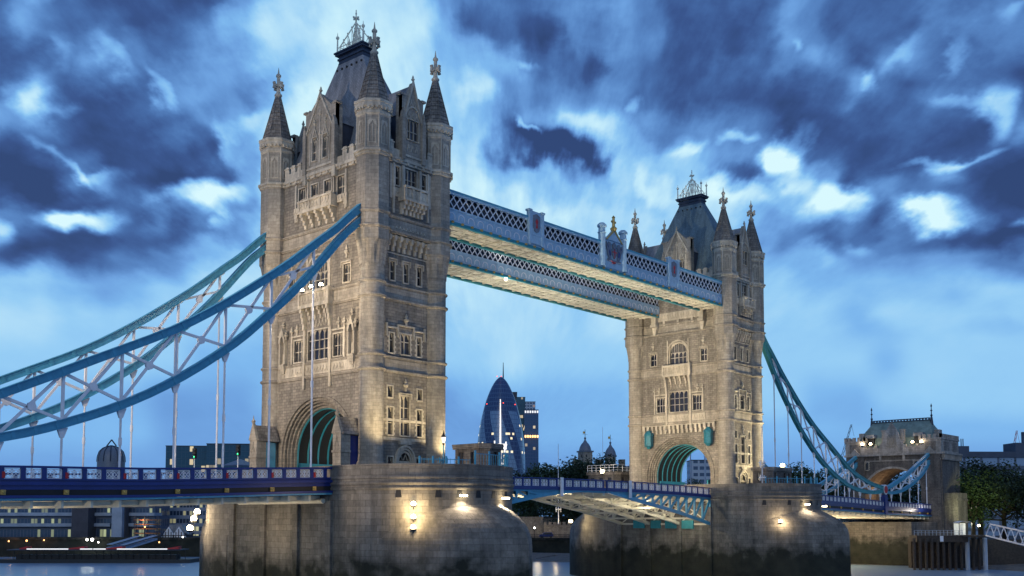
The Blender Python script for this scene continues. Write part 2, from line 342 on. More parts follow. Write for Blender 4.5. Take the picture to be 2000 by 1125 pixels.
def dup(o, off, parent=None):
    """copy of one part (shares its mesh), moved by off, with copies of its sub-parts"""
    c = o.copy(); C.objects.link(c); c.parent = parent if parent is not None else o.parent
    c.location = Vector(o.location)+Vector(off)
    for ch in [x for x in C.objects if x.parent == o]:
        d = ch.copy(); C.objects.link(d); d.parent = c
    return c
# a wall face: h along the wall, z up, o outwards
class Face:
    def __init__(s, c, t, n, d): s.c = Vector((c[0], c[1], 0)); s.t = Vector((*t, 0)); s.n = Vector((*n, 0)); s.d = d
    def __call__(s, h, z, o=0.0): p = s.c+s.t*h+s.n*(s.d+o); return (p.x, p.y, z)
    def box(s, mb, h0, h1, z0, z1, o0, o1):
        mb.hexa([s(h0, z0, o0), s(h1, z0, o0), s(h1, z0, o1), s(h0, z0, o1), s(h0, z1, o0), s(h1, z1, o0), s(h1, z1, o1), s(h0, z1, o1)])
    def prism(s, mb, pts, o0, o1):
        a = [s(h, z, o0) for h, z in pts]; b = [s(h, z, o1) for h, z in pts]
        mb.poly(a); mb.poly(b); n = len(pts)
        for i in range(n): mb.quad(a[i], a[(i+1) % n], b[(i+1) % n], b[i])
    def wall(s, mb, h0, h1, z0, z1, ops, depth=.42, o=0.0):
        hs = sorted({h0, h1, *[a for p in ops for a in p[:2]]}); zs = sorted({z0, z1, *[a for p in ops for a in p[2:4]]})
        for i in range(len(hs)-1):
            for j in range(len(zs)-1):
                hc, zc = (hs[i]+hs[i+1])/2, (zs[j]+zs[j+1])/2
                if any(p[0] < hc < p[1] and p[2] < zc < p[3] for p in ops): continue
                mb.quad(s(hs[i], zs[j], o), s(hs[i+1], zs[j], o), s(hs[i+1], zs[j+1], o), s(hs[i], zs[j+1], o))
        for p in ops:
            a, b, c, d = p[:4]
            for (x0, y0, x1, y1) in ((a, c, b, c), (b, c, b, d), (b, d, a, d), (a, d, a, c)):
                mb.quad(s(x0, y0, o), s(x1, y1, o), s(x1, y1, o-depth), s(x0, y0, o-depth))
    def arcfill(s, mb, h0, h1, zs, zt, o, pointed=1.0, n=6):
        """stone filling the corners above an arch springing at zs and touching zt, between h0 and h1"""
        hm = (h0+h1)/2; w = (h1-h0)/2
        def y(t):  # t 0 at side .. 1 at centre
            return zs+(zt-zs)*(math.sqrt(max(0, 1-(1-t)**2)) if pointed < .5 else min(1, 1.12*math.sin(t*math.pi/2)**.8*(1-.12*(1-t)) if t < 1 else 1))
        for sg in (-1, 1):
            pts = [(hm+sg*w*(1-i/n), min(zt, y(i/n))) for i in range(n+1)]
            s.prism(mb, [(hm+sg*w, zt+.001)]+pts, o-.12, o)
def window(fr, w, parent, m='trim', surround=.16, proud=.09):
    """w = (h0,h1,z0,z1,lights,transoms,kind)"""
    h0, h1, z0, z1, n, tr, kind = w
    b = MB()
    if surround:
        q = surround
        fr.box(b, h0-q, h0, z0-q*.6, z1+q, -.05, proud); fr.box(b, h1, h1+q, z0-q*.6, z1+q, -.05, proud)
        fr.box(b, h0, h1, z1, z1+q, -.05, proud+.003); fr.box(b, h0-.06, h1+.06, z0-q, z0, -.3, proud+.08)
    if kind == 'L':   # stepped label mould above
        q = surround+.08
        fr.box(b, h0-q-.06, h1+q+.06, z1+q, z1+q+.12, -.02, proud+.16)
        fr.box(b, h0-q-.1, h0-q+.02, z1-.35, z1+q, -.02, proud+.14); fr.box(b, h1+q-.02, h1+q+.1, z1-.35, z1+q, -.02, proud+.14)
    if kind == 'Q':   # toothed quoins
        zz = z0
        while zz < z1:
            fr.box(b, h0-surround-.16, h0-surround, zz, zz+.26, -.02, proud-.02); fr.box(b, h1+surround, h1+surround+.16, zz, zz+.26, -.02, proud-.02); zz += .6
    lw = (h1-h0)/n; mw = .085 if lw > .45 else .06
    top = z1
    if kind in 'AG': # one big arch over the whole window
        rise = min((h1-h0)*.5, (z1-z0)*.45); zs = z1-rise
        fr.arcfill(b, h0, h1, zs, z1, -.1, 0.0 if kind == 'A' else 1.0, 8)
    for i in range(1, n): fr.box(b, h0+i*lw-mw/2, h0+i*lw+mw/2, z0, z1, -.33, -.14)
    for z in tr: fr.box(b, h0, h1, z-mw/2, z+mw/2, -.34, -.15)
    hd = min(lw*.75, .5)
    for lv in ([z1] if kind not in 'AG' else [z1-rise]):
        for i in range(n): fr.arcfill(b, h0+i*lw+mw/2, h0+(i+1)*lw-mw/2, lv-hd, lv, -.2, 1.0, 4)
        if kind in 'AG': fr.box(b, h0, h1, lv, lv+.07, -.33, -.17)
    if kind in 'AG':
        for i in range(2*n): fr.box(b, h0+i*lw/2-.03, h0+i*lw/2+.03, z1-rise, z1-.02, -.33, -.2)
    o = b.build('window', m, parent)
    g = MB(); g.quad(fr(h0, z0, -.3), fr(h1, z0, -.3), fr(h1, z1, -.3), fr(h0, z1, -.3)); g.build('pane', 'glass', o)
    return o
# ------------------------------------------------------------------ main towers
D = 82.3; TA, TB = 5.1, 9.54; WATER = -11.0
TUR = [(-TA, -TB), (TA, -TB), (-TA, TB), (TA, TB)]
def octo(n=8): return math.pi/8
def carving(b, fr, h0, h1, z0, z1, o, seed=0):
    """raised blind tracery: a run of small arches and quatrefoils"""
    n = max(1, int((h1-h0)/.55)); w = (h1-h0)/n
    for i in range(n):
        a = h0+i*w; hm = a+w/2; zt = z1-.06
        fr.prism(b, [(a+.05, z0+.05), (a+.13, z0+.05), (hm+.02, zt-.12), (hm-.02, zt)], o, o+.07)
        fr.prism(b, [(a+w-.05, z0+.05), (a+w-.13, z0+.05), (hm-.02, zt-.12), (hm+.02, zt)], o, o+.067)
        zc = (z0+z1)/2+.1*((i+seed) % 2)
        fr.prism(b, [(hm-.12, zc), (hm, zc-.12), (hm+.12, zc), (hm, zc+.12)], o, o+.09)
def finial_small(b, fr, h, z, o, s=1.0):
    p = fr(h, z, o); b.lathe(p[0], p[1], [(.14*s, z), (.12*s, z+.35*s), (.26*s, z+.5*s), (.3*s, z+.65*s), (.12*s, z+.8*s), (.17*s, z+.95*s), (.03, z+1.25*s)], 6)
def niche(fr, hc, parent):
    b = MB()
    fr.box(b, hc-.62, hc-.42, 19.5, 22.2, 0, .5); fr.box(b, hc+.42, hc+.62, 19.5, 22.2, 0, .5)
    fr.prism(b, [(hc-.62, 22.2), (hc-.4, 22.25), (hc-.2, 22.9), (hc, 23.1), (hc+.2, 22.9), (hc+.4, 22.25), (hc+.62, 22.2), (hc+.62, 22.7), (hc, 24.2), (hc-.62, 22.7)], .05, .6)
    fr.box(b, hc-.5, hc+.5, 19.2, 19.5, 0, .62)
    for k, (w, z) in enumerate(((.5, 18.9), (.4, 18.6), (.28, 18.3), (.15, 17.9))): fr.box(b, hc-w, hc+w, z, z+.3, 0, w+.05)
    for dh in (-.68, .68): finial_small(b, fr, hc+dh, 22.6, .35)
    finial_small(b, fr, hc, 24.1, .3, .8)
    fr.box(b, hc-.32, hc+.32, 19.5, 20.9, -.02, .12)
    o = b.build('niche', 'trim', parent)
def tower(X, river, label):
    T = thing('bridge_tower', label, 'tower', (X, 0, 5.0), 'the two main bridge towers')
    S = Face((X, 0), (0, 1), (-1, 0), 0); E_ = Face((X, 0), (1, 0), (0, -1), 0)
    Nf = Face((X, 0), (0, 1), (1, 0), 0); Wf = Face((X, 0), (1, 0), (0, 1), 0)
    dS, dSu, dE, dEu = 5.45, 5.25, 9.8, 10.55
    def F(f, d): g = Face((X, 0), f.t[:2], f.n[:2], d); return g
    Slo, Sup, Elo, Eup = F(S, dS), F(S, dSu), F(E_, dE), F(E_, dEu)
    Nlo, Nup, Wlo, Wup = F(Nf, dS), F(Nf, dSu), F(Wf, dE), F(Wf, dEu)
    # --- windows of each face (h0,h1,z0,z1,lights,transoms,kind)
    wS_lo = [(-1.95, 1.95, 19.55, 23.2, 4, [20.85, 22.0], 'P'), (-4.75, -3.0, 19.6, 22.3, 3, [20.9], 'P'), (3.0, 4.75, 19.6, 22.3, 3, [20.9], 'P'),
             (-1.75, 1.75, 28.35, 32.1, 4, [29.5], 'A'), (-6.0, -4.75, 28.4, 30.6, 2, [29.5], 'L'), (4.75, 6.0, 28.4, 30.6, 2, [29.5], 'L')]
    wS_up = [(h-.66, h+.66, 39.5, 41.85, 2, [40.5], 'P') for h in (-3.85, -1.28, 1.28, 3.85)] if not river else []
    wE_lo = [(-2.7, -1.9, 5.9, 7.3, 1, [], 'N'), (1.9, 2.7, 5.9, 7.3, 1, [], 'N'),
             (-.7, .7, 9.95, 14.7, 2, [11.5, 12.0, 13.3], 'L'), (-2.75, -1.95, 9.95, 13.2, 1, [11.4, 11.9], 'Q'), (1.95, 2.75, 9.95, 13.2, 1, [11.4, 11.9], 'Q'),
             (-2.8, -2.05, 14.4, 15.7, 1, [], 'N'), (2.05, 2.8, 14.4, 15.7, 1, [], 'N'),
             (-.75, .75, 19.75, 22.2, 2, [21.3], 'Q'), (-2.55, -1.9, 19.75, 22.1, 1, [21.3], 'Q'), (1.9, 2.55, 19.75, 22.1, 1, [21.3], 'Q'),
             (-2.55, -1.85, 28.5, 30.8, 1, [29.6], 'L'), (-.35, .35, 28.5, 30.8, 1, [29.6], 'L'), (1.85, 2.55, 28.5, 30.8, 1, [29.6], 'L')]
    wE_up = [(-.95, .95, 39.95, 42.3, 3, [41.0], 'N'), (-2.5, -1.85, 39.9, 42.2, 1, [40.9], 'N'), (1.85, 2.5, 39.9, 42.2, 1, [40.9], 'N')]
    # --- walls
    ZA, RA = 7.9, 7.25            # arch springing and outer radius
    arch_segs = 28
    def archwall(fr):
        b = MB(); fr.box(b, -9.4, -RA, 4.6, 17.4, -.9, 0); fr.box(b, RA, 9.4, 4.6, 17.4, -.9, 0)
        arc = [(RA*math.cos(math.pi*i/arch_segs), ZA+RA*math.sin(math.pi*i/arch_segs)) for i in range(arch_segs+1)]
        b.strip([[fr(h, z) for h, z in arc], [fr(h, 17.4) for h, z in arc]])
        rs = [(RA, 0), (RA, .14), (6.95, .14), (6.9, -.1), (6.6, -.1), (6.6, -.45), (6.35, -.4), (6.3, -.75), (6.05, -.72), (6.0, -1.1), (5.75, -1.05), (5.7, -1.4)]
        rows = []
        for r, o in rs:
            k = r/RA
            rows.append([fr(r, 4.8, o)]+[fr(h*k, ZA+(z-ZA)*k, o) for h, z in arc]+[fr(-r, 4.8, o)])
        b.strip(rows)
        return b
    archwall(Slo).build('wall', 'rubble', T); archwall(Nlo).build('wall', 'rubble', T)
    b = MB(); Slo.wall(b, -9.4, 9.4, 17.4, 34.4, wS_lo); Sup.wall(b, -9.4, 9.4, 34.4, 44.2, wS_up); b.build('wall', 'rubble', T)
    b = MB(); Nlo.wall(b, -9.4, 9.4, 17.4, 34.4, []); Nup.wall(b, -9.4, 9.4, 34.4, 44.2, []); b.build('wall', 'rubble', T)
    door = (-.95, .95, 5.0, 8.4)
    b = MB(); Elo.wall(b, -4.6, 4.6, 5.0, 34.4, wE_lo+[door]); Eup.wall(b, -4.6, 4.6, 34.0, 44.2, wE_up); b.quad(Eup(-4.6, 34.0), Eup(4.6, 34.0), Elo(4.6, 34.0), Elo(-4.6, 34.0)); b.build('wall', 'rubble', T)
    b = MB(); Wlo.wall(b, -4.6, 4.6, 5.0, 34.4, []); Wup.wall(b, -4.6, 4.6, 34.0, 44.2, []); b.quad(Wup(-4.6, 34.0), Wup(4.6, 34.0), Wlo(4.6, 34.0), Wlo(-4.6, 34.0)); b.build('wall', 'rubble', T)
    for f, ws in ((Slo, wS_lo), (Sup, wS_up), (Elo, wE_lo), (Eup, wE_up)):
        for w in ws: window(f, w, T)
    # --- string courses and cornices round walls and turrets
    for (z, h, p) in ((17.2, .5, .28), (18.95, .42, .22), (25.85, .5, .28), (27.6, .42, .22), (33.85, .5, .34), (35.7, .42, .26), (42.5, .75, .42)):
        b = MB(); up = z > 33.5; z += h*.2; h *= .66 if z < 42 else .9
        s_, e_ = (Sup, Eup) if z > 34 else (Slo, Elo)
        n_, w_ = (Nup, Wup) if z > 34 else (Nlo, Wlo)
        if 33.5 < z < 34: e_, w_ = Eup, Wup
        for fr, hw in ((s_, 8.9), (e_, 4.2), (n_, 8.9), (w_, 4.2)):
            fr.box(b, -hw, hw, z+h*.45, z+h, -.1, p); fr.box(b, -hw+.003, hw-.003, z, z+h*.45, -.1, p*.55)
        for (x, y) in TUR:
            if up:
                r = 2.02
                b.lathe(X+x, y, [(r, z-.05), (r+p*.5, z), (r+p*.55, z+h*.45), (r+p, z+h*.45), (r+p, z+h*.85), (r, z+h+.12)], 8, math.pi/8)
            else: b.lathe(X+x, y, [(1.45, z-.1), (1.45+p*.5, z), (1.45+p, z+h*.4), (1.45+p, z+h*.8), (1.45, z+h+.1)], 24)
        if z > 42:
            for fr, hw in ((s_, 8.5), (e_, 4.0)):
                k = -hw+.8
                while k < hw: fr.box(b, k-.16, k+.16, z-.02, z+.32, .2, p-.03); k += 1.25
            for h in (-2.9, 2.9): s_.box(b, h-.3, h+.3, 41.9, 43.4, 0, .55)
        b.build('string_course', 'ashlar' if z < 42 else 'trim', T)
    # plain pale frieze bands between the paired courses
    b = MB()
    for z0, z1 in ((17.7, 18.95), (26.35, 27.6), (34.35, 35.7)):
        for fr, hw in (((Sup if z0 > 34 else Slo), 8.6), ((Eup if z0 > 34 else Elo), 3.9)): fr.box(b, -hw, hw, z0+.002, z1-.002, -.05, .035)
    b.build('frieze', 'ashlar', T)
    # --- corner turrets
    for ti, (x, y) in enumerate(TUR):
        b = MB(); cx, cy = X+x, y
        b.lathe(cx, cy, [(1.85, 5.0), (1.85, 5.9), (1.7, 6.15), (1.7, 6.4), (1.5, 6.7), (1.47, 8.0), (1.45, 29.7)], 28)
        # corbelled change from round to eight-sided
        rows = []
        for k in range(9):
            t = k/8; r = 1.45+.55*t**1.3; z = 29.7+2.9*t; row = []
            for i in range(32):
                a = math.pi/8+2*math.pi*i/32; oc = math.cos(math.pi/8)/math.cos(((a-math.pi/8) % (math.pi/4))-math.pi/8)
                q = 1+(oc-1)*t
                dart = -.34*max(0, 1-abs(((i+2) % 4)-2)*.9)*(1-t)**.3*min(1, t*2.2) if (i % 4) in (0, 1, 3) else .03*t
                row.append((cx+(r+.06)*q*math.cos(a)+dart*math.cos(a), cy+(r+.06)*q*math.sin(a)+dart*math.sin(a), z))
            rows.append(row)
        b.strip(rows, closed=True)
        b.lathe(cx, cy, [(2.12, 32.6), (2.12, 33.9)], 8, math.pi/8); b.lathe(cx, cy, [(2.05, 34.2), (2.05, 47.5)], 8, math.pi/8)
        o = b.build('turret', 'ashlar', T)
        b = MB()
        b.lathe(cx, cy, [(2.05, 47.3), (2.2, 47.5), (2.2, 47.75), (2.05, 47.9), (2.05, 48.1), (2.36, 48.35), (2.36, 48.8), (2.45, 48.85), (2.45, 49.15), (1.9, 49.3)], 8, math.pi/8)
        for i in range(8):   # edge ribs, blind panels and little corbels
            a = math.pi/8+math.pi*i/4; r = 2.06; p = (cx+r*math.cos(a), cy+r*math.sin(a))
            b.tube((p[0], p[1], 43.3), (p[0], p[1], 47.4), .09, n=5)
            am = a+math.pi/8; n = Vector((math.cos(am), math.sin(am), 0)); t = Vector((-n.y, n.x, 0)); f = Face((cx, cy), t[:2], n[:2], 2.05*math.cos(math.pi/8))
            f.box(b, -.48, -.38, 43.9, 46.6, -.02, .07); f.box(b, .38, .48, 43.9, 46.6, -.02, .07); f.box(b, -.38, .38, 43.9, 44.05, -.02, .06)
            f.prism(b, [(-.38, 46.1), (-.28, 46.1), (0, 46.6), (.28, 46.1), (.38, 46.1), (.38, 46.75), (-.38, 46.75)], -.02, .06)
            f.box(b, -.05, .05, 44.05, 46.2, -.02, .05)
            for k in (-.5, 0, .5): f.box(b, k-.12, k+.12, 48.05, 48.5, -.05, .33)
        b.build('turret_panelling', 'trim', o)
        b = MB(); b.lathe(cx, cy, [(1.98, 49.2), (1.9, 49.5), (1.1, 52.4), (.36, 55.4)], 8, math.pi/8)
        for i in range(8):
            a = math.pi/8+math.pi*i/4; b.tube((cx+1.95*math.cos(a), cy+1.95*math.sin(a), 49.3), (cx+.36*math.cos(a), cy+.36*math.sin(a), 55.4), .07, .05, n=4)
        k = 49.9
        while k < 55: 
            r = 1.9-(k-49.5)/5.9*1.54; b.lathe(cx, cy, [(r+.0, k), (r+.05, k+.02), (r-.01, k+.1)], 8, math.pi/8); k += .62
        b.build('spire', 'spire_stone', o)
        b = MB(); b.lathe(cx, cy, [(.34, 55.3), (.5, 55.5), (.5, 55.7), (.3, 55.9), (.24, 56.3), (.22, 58.0), (.34, 58.15), (.34, 58.35), (.12, 58.6), (.02, 59.4)], 8)
        for dx, dy in ((1, 0), (0, 1)):
            for sg in (-1, 1):
                b.beam((cx, cy, 56.9), (cx+dx*sg*.75, cy+dy*sg*.75, 56.9), .3, .34)
                b.beam((cx+dx*sg*.55, cy+dy*sg*.55, 56.55), (cx+dx*sg*.8, cy+dy*sg*.8, 56.62), .34, .26); b.beam((cx+dx*sg*.55, cy+dy*sg*.55, 57.22), (cx+dx*sg*.8, cy+dy*sg*.8, 57.15), .34, .26)
        b.build('cross_finial', 'trim', o)
    # --- battlements
    b = MB()
    for fr, hw, gap in ((Sup, 7.4, 3.3), (Eup, 3.6, 2.3), (Nup, 7.4, 0), (Wup, 3.6, 0)):
        fr.box(b, -hw, hw, 43.1, 44.3, -.35, .12)
        k = -hw+.35
        while k < hw:
            if abs(k) > gap+.2:
                fr.box(b, k-.42, k+.42, 44.3, 44.95, -.33, .1); fr.box(b, k-.5, k+.5, 44.95, 45.1, -.4, .18); fr.box(b, k-.3, k+.3, 45.1, 45.3, -.3, .1)
            k += 1.28
    b.build('battlement', 'trim', T)
    # --- main roof
    b = MB(); zb, zt = 43.8, 59.0
    b.strip([[(X+sx*hx_, sy*hy_, z_) for sx, sy in ((-1, -1), (1, -1), (1, 1), (-1, 1))] for z_, hx_, hy_ in ((43.8, 4.3, 9.2), (45.6, 3.3, 8.95), (48, 2.6, 8.2), (51, 2.05, 6.7), (55, 1.5, 4.6), (59.0, .9, 2.45))], closed=True)
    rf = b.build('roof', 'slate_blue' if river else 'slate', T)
    b = MB()
    for (e, z0, z1) in ((.12, 59.0, 59.15), (.2, 59.55, 59.8), (.42, 60.15, 60.4), (.55, 60.4, 60.6)):
        b.box(X-.8-e, -2.3-e, z0, X+.8+e, 2.3+e, z1)
    b.box(X-.85, -2.38, 58.9, X+.85, 2.38, 60.2); b.build('ridge_cornice', 'lead', rf)
    b = MB()
    for i in range(6):
        for sx in (-1, 1): b.sphere((X+sx*1.06, -2.4+i*.96, 58.2), .16, 5)
    b.build('roof_vent', 'dark', rf)
    b = MB()    # crown of cream ironwork
    hx, hy, z0 = .95, 2.55, 60.6
    b.box(X-hx, -hy, z0, X+hx, hy, z0+.12)
    for sx in (-1, 1):
        b.beam((X+sx*hx, -hy, z0+.7), (X+sx*hx, hy, z0+.7), .07, .07)
        for i in range(9): b.tube((X+sx*hx, -hy+i*.6375, z0), (X+sx*hx, -hy+i*.6375, z0+.7), .05, n=4)
        for sy in (-1, 1):
            b.tube((X+sx*hx, sy*hy, z0), (X+sx*hx, sy*hy, z0+2.0), .13, .09, n=6); b.sphere((X+sx*hx, sy*hy, z0+2.1), .24, 4); b.tube((X+sx*hx, sy*hy, z0+2.1), (X+sx*hx, sy*hy, z0+2.8), .08, .02, n=5)
            for k, (t0, t1) in enumerate(((0, .25), (.25, .5), (.5, .75), (.75, 1))):
                f = lambda t: (X+sx*hx*(1-t), sy*hy*(1-t)*.82, z0+.7+3.1*t)
                b.beam(f(t0), f(t1), .1, .12); b.sphere(tuple(Vector(f(t1))+Vector((0, 0, .15))), .13, 4)
                b.tube(f(t0), (f(t0)[0], f(t0)[1], z0+.3), .05, n=4); b.tube(f(t0), (f(t1)[0], f(t1)[1], z0+.4), .045, n=4)
    b.tube((X, 0, z0), (X, 0, 66.0), .13, .07, n=6); b.sphere((X, 0, 63.2), .24, 4); b.sphere((X, 0, 64.1), .17, 4)
    b.beam((X-.0, -.5, 64.9), (X, .5, 64.9), .16, .2); b.beam((X-.5, 0, 64.9), (X+.5, 0, 64.9), .16, .2); b.sphere((X, 0, 65.5), .13, 4)
    b.build('crown_ironwork', 'iron_cream', rf)
    # --- gabled dormers
    def dormer(fr, hw, zg, apex, wins, back):
        ops = wins
        b = MB(); fr.wall(b, -hw, hw, 43.2, zg, ops, .4, .3)
        fr.prism(b, [(-hw, zg), (hw, zg), (hw, 51.2), (hw-.75, 51.5), (hw-.8, 51.1), (0, apex), (-hw+.8, 51.1), (-hw+.75, 51.5), (-hw, 51.2)], -.3, .3)
        for s in (-1, 1):
            b.quad(fr(s*hw, 43.2, .3), fr(s*hw, 51.2, .3), fr(s*hw, 51.2, -.8), fr(s*hw, 43.2, -.8))
            fr.box(b, s*(hw-.08)-.28, s*(hw-.08)+.28, 43.2, 48.4, .1, .62); fr.prism(b, [(s*(hw-.08)-.28, 48.4), (s*(hw-.08)+.28, 48.4), (s*(hw-.08), 49.6)], .1, .6)
            fr.box(b, s*hw-.34, s*hw+.34, 51.15, 51.4, -.5, .45)
        o = b.build('gable', 'ashlar', T)
        b = MB()
        for s in (-1, 1):   # copings of the steep gable, blind arches and crockets
            fr.prism(b, [(s*(hw-.35), 48.2), (s*(hw-.12), 48.2), (0, apex+.25), (0, apex-.35)], .28, .5)
        finial_small(b, fr, 0, apex-.1, .3, .8)
        fr.box(b, -hw+.3, hw-.3, 43.7, 43.95, .28, .42)
        if len(wins) > 1:
            for w in wins:
                hm = (w[0]+w[1])/2
                for s in (-1, 1): fr.prism(b, [(hm+s*.75, 47.2), (hm+s*.6, 47.2), (hm, 48.7), (hm, 49.05)], .28, .42)
                finial_small(b, fr, hm, 48.9, .35, .9)
            finial_small(b, fr, 0, 49.9, .35, 1.0); finial_small(b, fr, 0, 47.4, .35, .8)
            for h in (-1.9, 0, 1.9): fr.box(b, h-.09, h+.09, 44.2, 48.4 if h else 50.4, .28, .42)
            for h, z in ((-1.25, 49.7), (1.25, 49.7), (-2.0, 48.6), (2.0, 48.6)): finial_small(b, fr, h, z, .33, .6)
        else:
            for k in range(10):
                a0, a1 = math.pi*k/10, math.pi*(k+1)/10
                f = lambda a, r: (r*math.cos(a), 48.4+1.35*r*math.sin(a))
                fr.prism(b, [f(a0, 1.15), f(a1, 1.15), f(a1, 1.32), f(a0, 1.32)], .28, .45)
            carving(b, fr, -1.0, 1.0, 48.5, 49.5, .3); carving(b, fr, -.6, .6, 50.1, 51.0, .3); carving(b, fr, -1.0, 1.0, 44.4, 45.4, .3)
        b.build('gable_tracery', 'trim', o)
        b = MB()   # slate dormer roof running back into the main roof, dark cheeks
        for s in (-1, 1):
            b.poly([fr(s*(hw-.2), 49.0, -.3), fr(0, apex-.3, -.3), fr(0, apex-.3, -back*1.45), fr(s*(hw-.2), 49.0, -back)])
        b.build('dormer_roof', 'slate', o)
        b = MB()
        for s in (-1, 1): b.poly([fr(s*(hw-.35), 44.2, -.3), fr(s*(hw-.35), 49.2, -.3), fr(s*(hw-.35), 49.2, -back), fr(s*(hw-.35), 44.2, -.9)])
        b.build('dormer_cheek', 'lead', o)
        return
    g = Face((X, 0), S.t[:2], S.n[:2], dSu+.3); gw = [(-1.5, -.55, 44.7, 47.7, 2, [45.9], 'A'), (.55, 1.5, 44.7, 47.7, 2, [45.9], 'A')]
    dormer(Sup, 2.95, 48.4, 53.1, gw, 3.6); [window(g, w, T, surround=.1) for w in gw]
    g = Face((X, 0), E_.t[:2], E_.n[:2], dEu+.3); gw = [(-.95, .95, 45.9, 48.4, 3, [47.0], 'N')]
    dormer(Eup, 1.75, 48.5, 53.2, gw, 4.2); [window(g, w, T, surround=.1) for w in gw]
    dormer(Nup, 2.95, 48.4, 53.1, [], 3.6); dormer(Wup, 1.75, 48.5, 53.2, [], 4.2)
    # --- carved balcony on the east side
    b = MB(); fr = Eup
    fr.box(b, -2.0, 2.0, 38.0, 38.3, 0, 1.25); fr.box(b, -2.05, 2.05, 39.55, 39.8, .95, 1.3)
    for h in (-1.85, -.6, .6, 1.85): fr.box(b, h-.15, h+.15, 38.3, 39.75, .98, 1.24)
    fr.box(b, -1.8, 1.8, 38.3, 39.5, 1.05, 1.12); carving(b, fr, -1.7, 1.7, 38.4, 39.5, 1.12)
    for s in (-1, 1): fr.box(b, s*2.0-.06, s*2.0+.06, 38.3, 39.6, 0, 1.0)
    for h in (-1.6, -.95, -.3, .3, .95, 1.6):
        for (z0, z1, o) in ((37.55, 38.0, 1.1), (37.1, 37.55, .75), (36.5, 37.1, .4)): fr.box(b, h-.16, h+.16, z0, z1, 0, o)
    b.build('balcony', 'trim', T)
    b = MB()
    for s in (-1, 1):
        fr.box(b, s*2.95-.42, s*2.95+.42, 38.2, 42.4, -.02, .06); fr.box(b, s*2.2-.5, s*2.2+.5, 38.5, 39.6, 0, .16); carving(b, fr, s*2.2-.45, s*2.2+.45, 38.55, 39.5, .16)
        fr.box(b, s*1.4-.18, s*1.4+.18, 39.7, 42.5, -.02, .3); fr.box(b, s*2.85-.12, s*2.85+.12, 36.4, 42.5, -.02, .2)
    carving(b, fr, -2.6, 2.6, 34.55, 35.0, .05)
    b.build('carved_panel', 'trim', T)
    # --- corbel table under the oversailing upper stage
    b = MB(); fr = Elo
    for i in range(8):
        h = -3.1+i*.885
        for (z0, z1, o) in ((33.2, 33.85, .75), (32.6, 33.2, .5), (32.0, 32.6, .26)): fr.box(b, h-.17, h+.17, z0, z1, 0, o)
    fr.box(b, -3.5, 3.5, 33.6, 33.85, 0, .55); fr.box(b, -3.5, 3.5, 31.7, 31.85, 0, .1)
    b.build('corbel_table', 'trim', T)
    b = MB()   # stepped label and finials above the second-stage windows, finial over the tall window, string bands
    for (a, c, z) in ((-3.1, -1.3, 22.7), (-1.3, 1.3, 23.1), (1.3, 3.1, 22.7)): fr.box(b, a, c, z, z+.16, 0, .26)
    for h in (-3.1, -1.3, 1.3, 3.1): fr.box(b, h-.09, h+.09, 21.7, 23.26, 0, .24)
    finial_small(b, fr, 0, 23.2, .15, 1.2); finial_small(b, fr, 0, 15.3, .15, 1.2)
    fr.box(b, -3.4, 3.4, 11.55, 11.85, 0, .05); fr.box(b, -3.4, 3.4, 9.3, 9.65, 0, .09); fr.box(b, -.95, .95, 8.85, 9.3, 0, .35)
    b.build('label_mould', 'trim', T)
    b = MB()   # east doorway
    for k, (r, o) in enumerate(((1.65, .3), (1.4, .18), (1.15, .06))):
        for s in (-1, 1):
            pts = [(s*r, 5.0), (s*(r-.22), 5.0), (s*(r-.22), 6.6)]+[(s*(r-.22)*math.cos(t*math.pi/16), 6.6+(r-.22)*1.35*math.sin(t*math.pi/16)) for t in range(1, 9)]
            out = [(s*r*math.cos(t*math.pi/16), 6.6+r*1.35*math.sin(t*math.pi/16)) for t in range(8, 0, -1)]+[(s*r, 6.6)]
            fr.prism(b, pts+out, -.02, o)
    fr.arcfill(b, -.95, .95, 6.9, 8.4, .02, 1.0, 8); fr.box(b, -.95, .95, 6.6, 6.9, -.35, -.1); carving(b, fr, -.8, .8, 6.95, 7.9, -.3)
    d = b.build('doorway', 'trim', T)
    b = MB(); b.quad(fr(-.95, 5, -.36), fr(.95, 5, -.36), fr(.95, 8.4, -.36), fr(-.95, 8.4, -.36)); b.build('door', 'timber', d)
    # --- south front: oriel balcony over the great window
    b = MB(); fr = Slo
    fr.box(b, -2.95, 2.95, 26.0, 26.4, 0, .95); fr.box(b, -2.95, 2.95, 27.75, 28.1, 0, 1.0); fr.box(b, -2.8, 2.8, 26.4, 27.75, 0, .78)
    carving(b, fr, -2.6, 2.6, 26.5, 27.7, .78)
    for s in (-1, 1):
        fr.box(b, s*2.8-.16, s*2.8+.16, 26.2, 28.2, .7, .98)
        for (z0, z1, o) in ((25.5, 26.0, .9), (24.9, 25.5, .72), (24.2, 24.9, .55), (23.4, 24.2, .42), (18.9, 23.4, .28)): fr.box(b, s*2.55-.2, s*2.55+.2, z0, z1, 0, o)
    for h in (-1.6, -.55, .55, 1.6):
        for (z0, z1, o) in ((25.6, 26.0, .7), (25.1, 25.6, .42), (24.6, 25.1, .2)): fr.box(b, h-.14, h+.14, z0, z1, 0, o)
    carving(b, fr, -1.9, 1.9, 23.6, 24.7, .04)
    b.build('balcony', 'trim', T)
    b = MB()
    fr.box(b, -7.2 if not river else -5.5, 7.2 if not river else 5.5, 17.75, 19.0, 0, .12)
    for a, c in ((-5.2, -3.0), (-2.1, 2.1), (3.0, 5.2)): carving(b, fr, a, c, 17.95, 18.8, .12)
